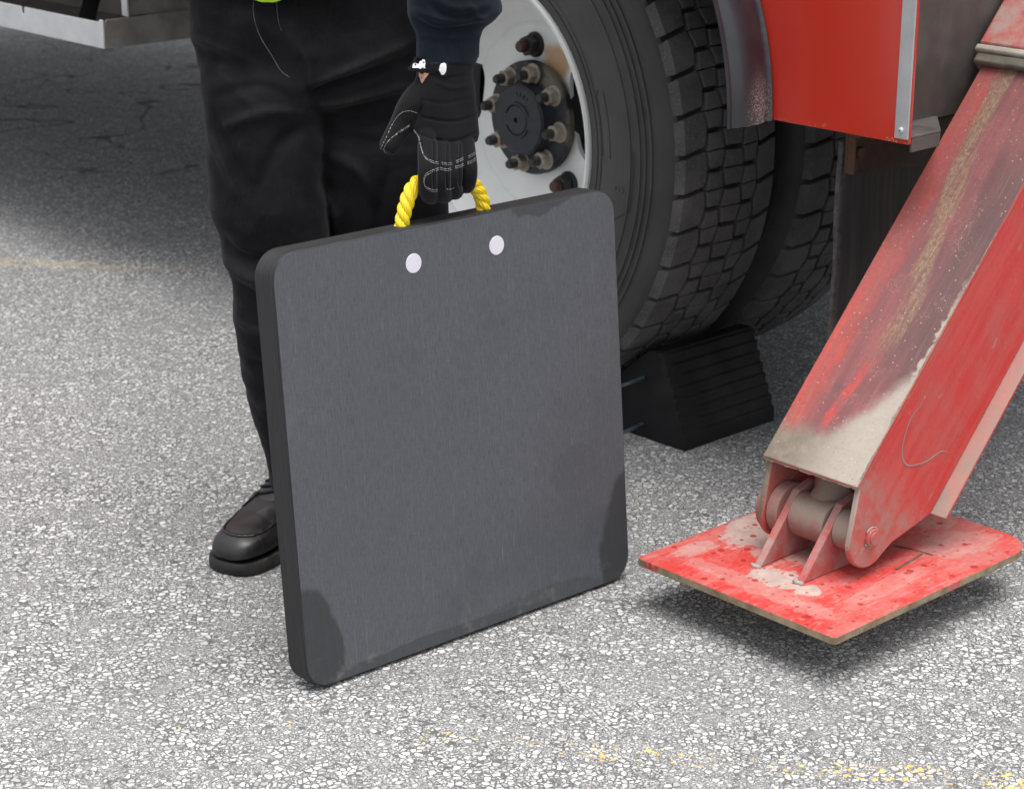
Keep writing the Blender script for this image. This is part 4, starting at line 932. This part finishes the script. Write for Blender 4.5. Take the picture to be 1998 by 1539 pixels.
for f_, rr in ((.25, .058), (.5, .060), (.8, .062), (1.0, .066)):
    c = Vector(((Rr[-1][0].x+Rr[-1][16].x)/2, (Rr[-1][0].y+Rr[-1][16].y)/2, Rr[-1][0].z)) if f_ == .25 else c0
    c0 = c if f_ == .25 else c0
    q = c0.lerp(elL, f_); Rr.append(ellipse(q, rr, rr, 32, 2.0, YAW))
sw.rings(Rr)
sw.tube(catmull([elL-Vector((0, -.005, .07)), elL, (shL+elL)/2, shL, shL+Vector((-.06, .01, .02))], 6), .066, 24); sw.tube(catmull([shR+Vector((.06, .01, .02)), shR, (shR+elR)/2, elR, (elR+wrR)/2, wrR-Vector((.02, 0, 0))], 6), [.066-.0007*i for i in range(31)], 24)
swo = sw.build('sweatshirt', M['navy'], person); remesh(swo, .0035, 5)
FS = [([(812, 40), (850, 60), (900, 58), (945, 48)], .0035, -.008), ([(808, 20), (845, 36), (880, 40)], .004, .005), ([(840, 8), (865, 28), (900, 34), (955, 22)], .0035, -.007), ([(850, 0), (880, 14), (920, 16), (960, 6)], .004, .005), ([(820, 66), (870, 76), (928, 66)], .003, .003), ([(830, 30), (855, 48), (890, 50)], .003, -.005), ([(905, 0), (930, 30), (950, 40)], .004, .004)]
fold_disp(swo, FS, 1.0, .0012)
for v in swo.data.vertices:                       # ribbing on the cuff
    x, y = pix(v.co)
    if 66 < y < 135 and 790 < x < 950: v.co += v.normal*(.0006*math.sin(x*1.3)+.0010*math.exp(-((y-122)/4)**2))
# glove
gl = MB()
def GP(x, y, c): return HL(x, y, c)
def hand_ring(l, r, y, c0, ry, pw=2.8):
    A = HL(l, y, c0); B = HL(r, y, c0); return ellipse((A+B)/2, (B-A).length/2, ry, 32, pw, YAW)
gl.rings([hand_ring(*q) for q in [(817, 917, 112, -.006, .031, 2.2), (818, 915, 124, -.006, .031, 2.2), (821, 914, 140, -.006, .029, 2.2), (823, 915, 155, -.005, .026), (821, 920, 185, -.004, .023), (819, 924, 215, -.003, .021), (818, 928, 245, -.001, .019), (820, 931, 268, .002, .017), (826, 929, 284, .005, .012)]])
fx = [(834, 279, 834, 330, 835, 372, 842, 380, .0132), (860, 284, 861, 334, 862, 376, 868, 378, .0128), (885, 284, 886, 330, 884, 368, 888, 372, .0122), (910, 280, 915, 322, 914, 354, 910, 360, .0120)]
for x0, y0, x1, y1, x2, y2, x3, y3, r in fx:
    pts = [GP(x0, y0-22, .002), GP(x0, y0, .010), GP(x1, y1, .0262), GP(x2, y2-4, .020), GP(x3, y3+2, .002), GP(x3+2, y3-10, -.016), GP(x3+2, y3-28, -.020)]
    gl.tube(catmull(pts, 6), [r*.9 if i < 6 else (r if i < 20 else r*(1-.012*(i-20))) for i in range(37)], 16)
# thumb with its ball
tp = [GP(838, 172, -.012), GP(806, 205, -.020), GP(786, 240, -.028), GP(768, 270, -.030), GP(753, 296, -.030)]
gl.tube(catmull(tp, 6), [.020, .0205, .021, .021, .021, .0205, .020, .0195, .019, .0185, .018, .0175, .017, .0165, .016, .016, .0155, .015, .0148, .0145, .0142, .0138, .0130, .0115, .0085], 18)
gl.tube(catmull([GP(832, 150, -.012), GP(824, 185, -.014), GP(820, 230, -.012), GP(828, 262, -.006)], 5), [.014]*6+[.015]*10, 14)
glo = gl.build('glove', [M['glove'], M['suede']], person); remesh(glo, .0013, 4, .5)
GF = [([(822, 196), (870, 202), (920, 192)], .0026, -.0010), ([(818, 228), (860, 236), (895, 236), (926, 226)], .0020, -.0024), ([(818, 262), (850, 272), (890, 275), (932, 258)], .0020, -.0030), ([(825, 140), (870, 152), (915, 146)], .002, -.0015), ([(850, 160), (880, 172), (918, 166)], .003, .0016),
      ([(846, 276), (848, 300), (848, 345), (848, 372)], .0020, -.0058), ([(873, 282), (874, 305), (874, 345), (874, 375)], .0020, -.0058), ([(898, 280), (899, 305), (899, 340), (897, 365)], .0020, -.0058), ([(820, 212), (812, 232), (806, 250)], .003, -.002), ([(823, 165), (821, 200), (819, 255)], .0012, -.0012)]
fold_disp(glo, GF, 1.0, .0006)
if len(glo.data.materials) < 2: glo.data.materials.append(M['suede'])
for p_ in glo.data.polygons:
    x, y = pix(p_.center); p_.material_index = 1 if (x < 820 or y > 272) else 0
bpy.context.view_layer.update(); bvG = bvh_of(glo)
LN = [[(814, 221), (800, 217), (786, 219), (774, 230), (764, 246), (755, 266), (746, 284), (738, 300)], [(799, 244), (786, 252), (770, 264), (756, 278), (749, 291), (753, 299)], [(808, 254), (816, 264), (820, 280), (826, 300), (838, 312), (856, 317)], [(856, 328), (842, 333), (830, 341), (827, 354), (832, 365), (846, 371), (853, 370)],
      [(862, 317), (872, 319), (882, 317)], [(859, 327), (870, 330), (880, 328)], [(890, 314), (898, 311), (904, 307)], [(888, 325), (897, 323), (905, 319)], [(914, 305), (921, 301), (930, 296)], [(912, 317), (920, 314), (928, 308)], [(872, 369), (880, 369), (887, 366)], [(798, 247), (784, 256), (768, 267)]]
b = MB()
for i, ln in enumerate(LN):
    q = stitch(bvG, ln, .00030, .0020, .0007, .0003); b.add(q.v, q.f)
    if i in (2, 3, 4, 5, 6, 7, 8, 9):
        q = stitch(bvG, [(x+.6, y+3.4) for x, y in ln], .00025, .0020, .0007, .0003); b.add(q.v, q.f)
b.build('white_stitching', M['thread'], glo, smooth=True)
# wrist strap, logo, tab, skin patch
def patch(bv, outline, off, th, name, mat, parent):
    """a thin piece lying on the glove: outline in view directions, dropped onto the surface"""
    n = len(outline); cxp = sum(p_[0] for p_ in outline)/n; cyp = sum(p_[1] for p_ in outline)/n; Rr = []
    for s_ in (.02, .35, .7, 1.0):
        Rr.append([surf(bv, cxp+(x-cxp)*s_, cyp+(y-cyp)*s_, 0) for x, y in outline])
    good = [p_ for r in Rr for p_ in r if p_ is not None]; dmed = sorted((p_-CAMP).length for p_ in good)[len(good)//2]
    b = MB()
    for s_, r in zip((.02, .35, .7, 1.0), Rr):
        for i, p_ in enumerate(r):
            x, y = outline[i]; x = cxp+(x-cxp)*s_; y = cyp+(y-cyp)*s_
            if p_ is None or (p_-CAMP).length > dmed+.02: r[i] = CAMP+ray(x, y).normalized()*(dmed+.006)
    nv = -BK
    top = [[p_+nv*(off+th) for p_ in r] for r in Rr]; bot = [p_+nv*(off-.002) for p_ in Rr[-1]]
    b.rings([top[0], top[1], top[2], top[3], bot]); return b.build(name, mat, parent, smooth='auto')
strap = patch(bvG, [(796, 136), (799, 130), (806, 122), (809, 112), (820, 112), (835, 114), (846, 118), (852, 122), (862, 120), (872, 122), (878, 132), (877, 144), (870, 151), (862, 148), (856, 140), (848, 139), (840, 144), (830, 143), (815, 141), (800, 139)], .0015, .0012, 'wrist_strap', M['suede'], glo)
bpy.context.view_layer.update(); bvS = bvh_of(strap)
patch(bvS, [(804, 133), (806, 125), (809, 123), (812, 126), (817, 125), (819, 120), (823, 119), (824, 116), (828, 117), (829, 125), (828, 131), (830, 133), (827, 134), (824, 132), (820, 135), (816, 133)], .0002, .0009, 'white_logo', M['logo'], glo)
patch(bvS, [(856, 137), (858, 130), (860, 125), (865, 123), (869, 125), (870, 132), (869, 140), (866, 145), (863, 147), (860, 144)], .0002, .0012, 'white_tab', M['logo'], glo)
patch(bvG, [(818, 141), (828, 142), (837, 143), (830, 152), (823, 163), (819, 152)], .0004, .0003, 'wrist_opening', M['skin'], glo)
# trim left over: velvet edge of cuff
# shoes
def shoe(name, toe, ankle, parent):
    ax = Vector((toe.x-ankle.x, toe.y-ankle.y, 0)).normalized(); rt = Vector((ax.y, -ax.x, 0)); org = Vector((toe.x, toe.y, 0))
    def W(a, s_, z_): return org-ax*a+rt*s_+Vector((0, 0, z_))       # a = distance back from the toe
    wid = [(0, .0), (.002, .020), (.008, .034), (.02, .044), (.04, .0505), (.07, .053), (.10, .052), (.14, .046), (.19, .040), (.24, .040), (.275, .036), (.29, .024), (.296, .0)]
    def half(a):
        for (a0, w0), (a1, w1) in zip(wid, wid[1:]):
            if a <= a1: return w0+(w1-w0)*(a-a0)/(a1-a0)
        return 0
    out = [(a, half(a)) for a in [0, .0006, .002, .005, .009, .015, .022, .03, .04, .055, .07, .09, .11, .14, .17, .2, .23, .255, .272, .283, .291, .296]]
    outl = out+[(a, -w_) for a, w_ in reversed(out[1:-1])]
    b = MB(); b.rings([[W(.148+(a-.148)*k, s_*k, z_) for a, s_ in outl] for z_, k in ((.0, .97), (.002, .985), (.006, 1.0), (.017, 1.0), (.0205, .985), (.0208, .94))])
    up = MB(); R = []
    hs_ = [(.004, .034, .5), (.008, .043, .74), (.018, .052, .86), (.03, .058, .90), (.05, .063, .93), (.075, .068, .93), (.095, .075, .92), (.115, .085, .92), (.135, .097, .94), (.155, .108, .95), (.185, .112, .96), (.22, .108, .96), (.26, .104, .95), (.284, .098, .85), (.290, .08, .6)]
    for a, h_, k in hs_:
        w_ = half(a)*k; ring = []
        for i in range(28):
            t = math.pi*i/27; cx_ = math.cos(t); sz = math.sin(t); ring.append(W(a, w_*math.copysign(abs(cx_)**.75, cx_), .024+(h_-.024)*abs(sz)**.62))
        R.append(ring)
    up.rings(R, True)
    u_ = up.build(name, M['leather'], parent); 
    m = u_.modifiers.new('s', 'SUBSURF'); m.levels = 2; m.render_levels = 2; bake(u_)
    for p_ in u_.data.polygons: p_.use_smooth = True
    b.build('sole', M['sole'], u_, smooth='auto')
    vs = [v.co for v in u_.data.vertices]; bv = BVHTree.FromPolygons(vs, [tuple(p_.vertices) for p_ in u_.data.polygons])
    def drop(a, s_):
        p_ = W(a, s_, .4); h_ = bv.ray_cast(p_, Vector((0, 0, -1))); return h_[0] if h_[0] else None
    # moccasin seam and toe panel
    seam = [(.135, .033), (.11, .036), (.08, .037), (.055, .034), (.038, .026), (.030, .013), (.028, 0), (.030, -.013), (.038, -.026), (.055, -.034), (.08, -.037), (.11, -.036), (.135, -.033)]
    cs = catmull([Vector((a, s_, 0)) for a, s_ in seam], 6); pts = [drop(q.x, q.y) for q in cs]; pts = [p_+Vector((0, 0, .0005)) for p_ in pts if p_]
    q = MB(); q.tube(pts, [.0024+.0004*math.sin(i*1.3) for i in range(len(pts))], 8); q.build('toe_seam', M['leather'], u_, smooth=True)
    R = []
    for k in (.02, .3, .6, .8, .93):
        ring = []
        for c_ in cs:
            aa, ss = .085+(c_.x-.085)*k, c_.y*k; p_ = drop(aa, ss); ring.append(p_+Vector((0, 0, .0006+.0016*(1-k**3)+.0006*mnoise.noise(Vector((aa*90, ss*40, 0))))))
        R.append(ring)
    q = MB(); q.rings(R, False, close=True); q.build('toe_panel', M['leatherbrown'], u_, smooth=True)
    # tongue, eyelet flap and laces
    q = MB()
    for i in range(4):
        a = .128+i*.013; pp = [drop(a+.004*math.sin(t), -.026+.052*t/6) for t in range(7)]; pp = [p_+Vector((0, 0, .0022)) for p_ in pp if p_]; q.tube(pp, .0021, 8)
    pp = [drop(.126, -.022), drop(.115, -.032), drop(.110, -.040)]; pp = [p_+Vector((0, 0, .003)) for p_ in pp if p_]; q.tube(pp, .0018, 8)
    pp = [drop(.126, .02), drop(.112, .028), drop(.104, .038)]; pp = [p_+Vector((0, 0, .003)) for p_ in pp if p_]; q.tube(pp, .0018, 8)
    q.build('lace', M['lace'], u_, smooth=True)
    # side seam at the toe
    q = MB(); pp = []
    for z_ in (.062, .055, .046, .036, .028):
        h_ = bv.ray_cast(W(.02, -.2, z_)-ax*0, (W(.05, 0, z_)-W(.02, -.2, z_)).normalized()); 
        if h_[0]: pp.append(h_[0])
    if len(pp) > 2: q.tube(pp, .0010, 6); q.build('side_seam', M['leather'], u_, smooth=True)
    return u_
shoe('shoe', P(436, 1092, 2.86)*1.0, P(600, 985, 3.06), person)
shoe('shoe', Vector((-.19, 2.87, 0)), Vector((-.155, 3.10, 0)), person)
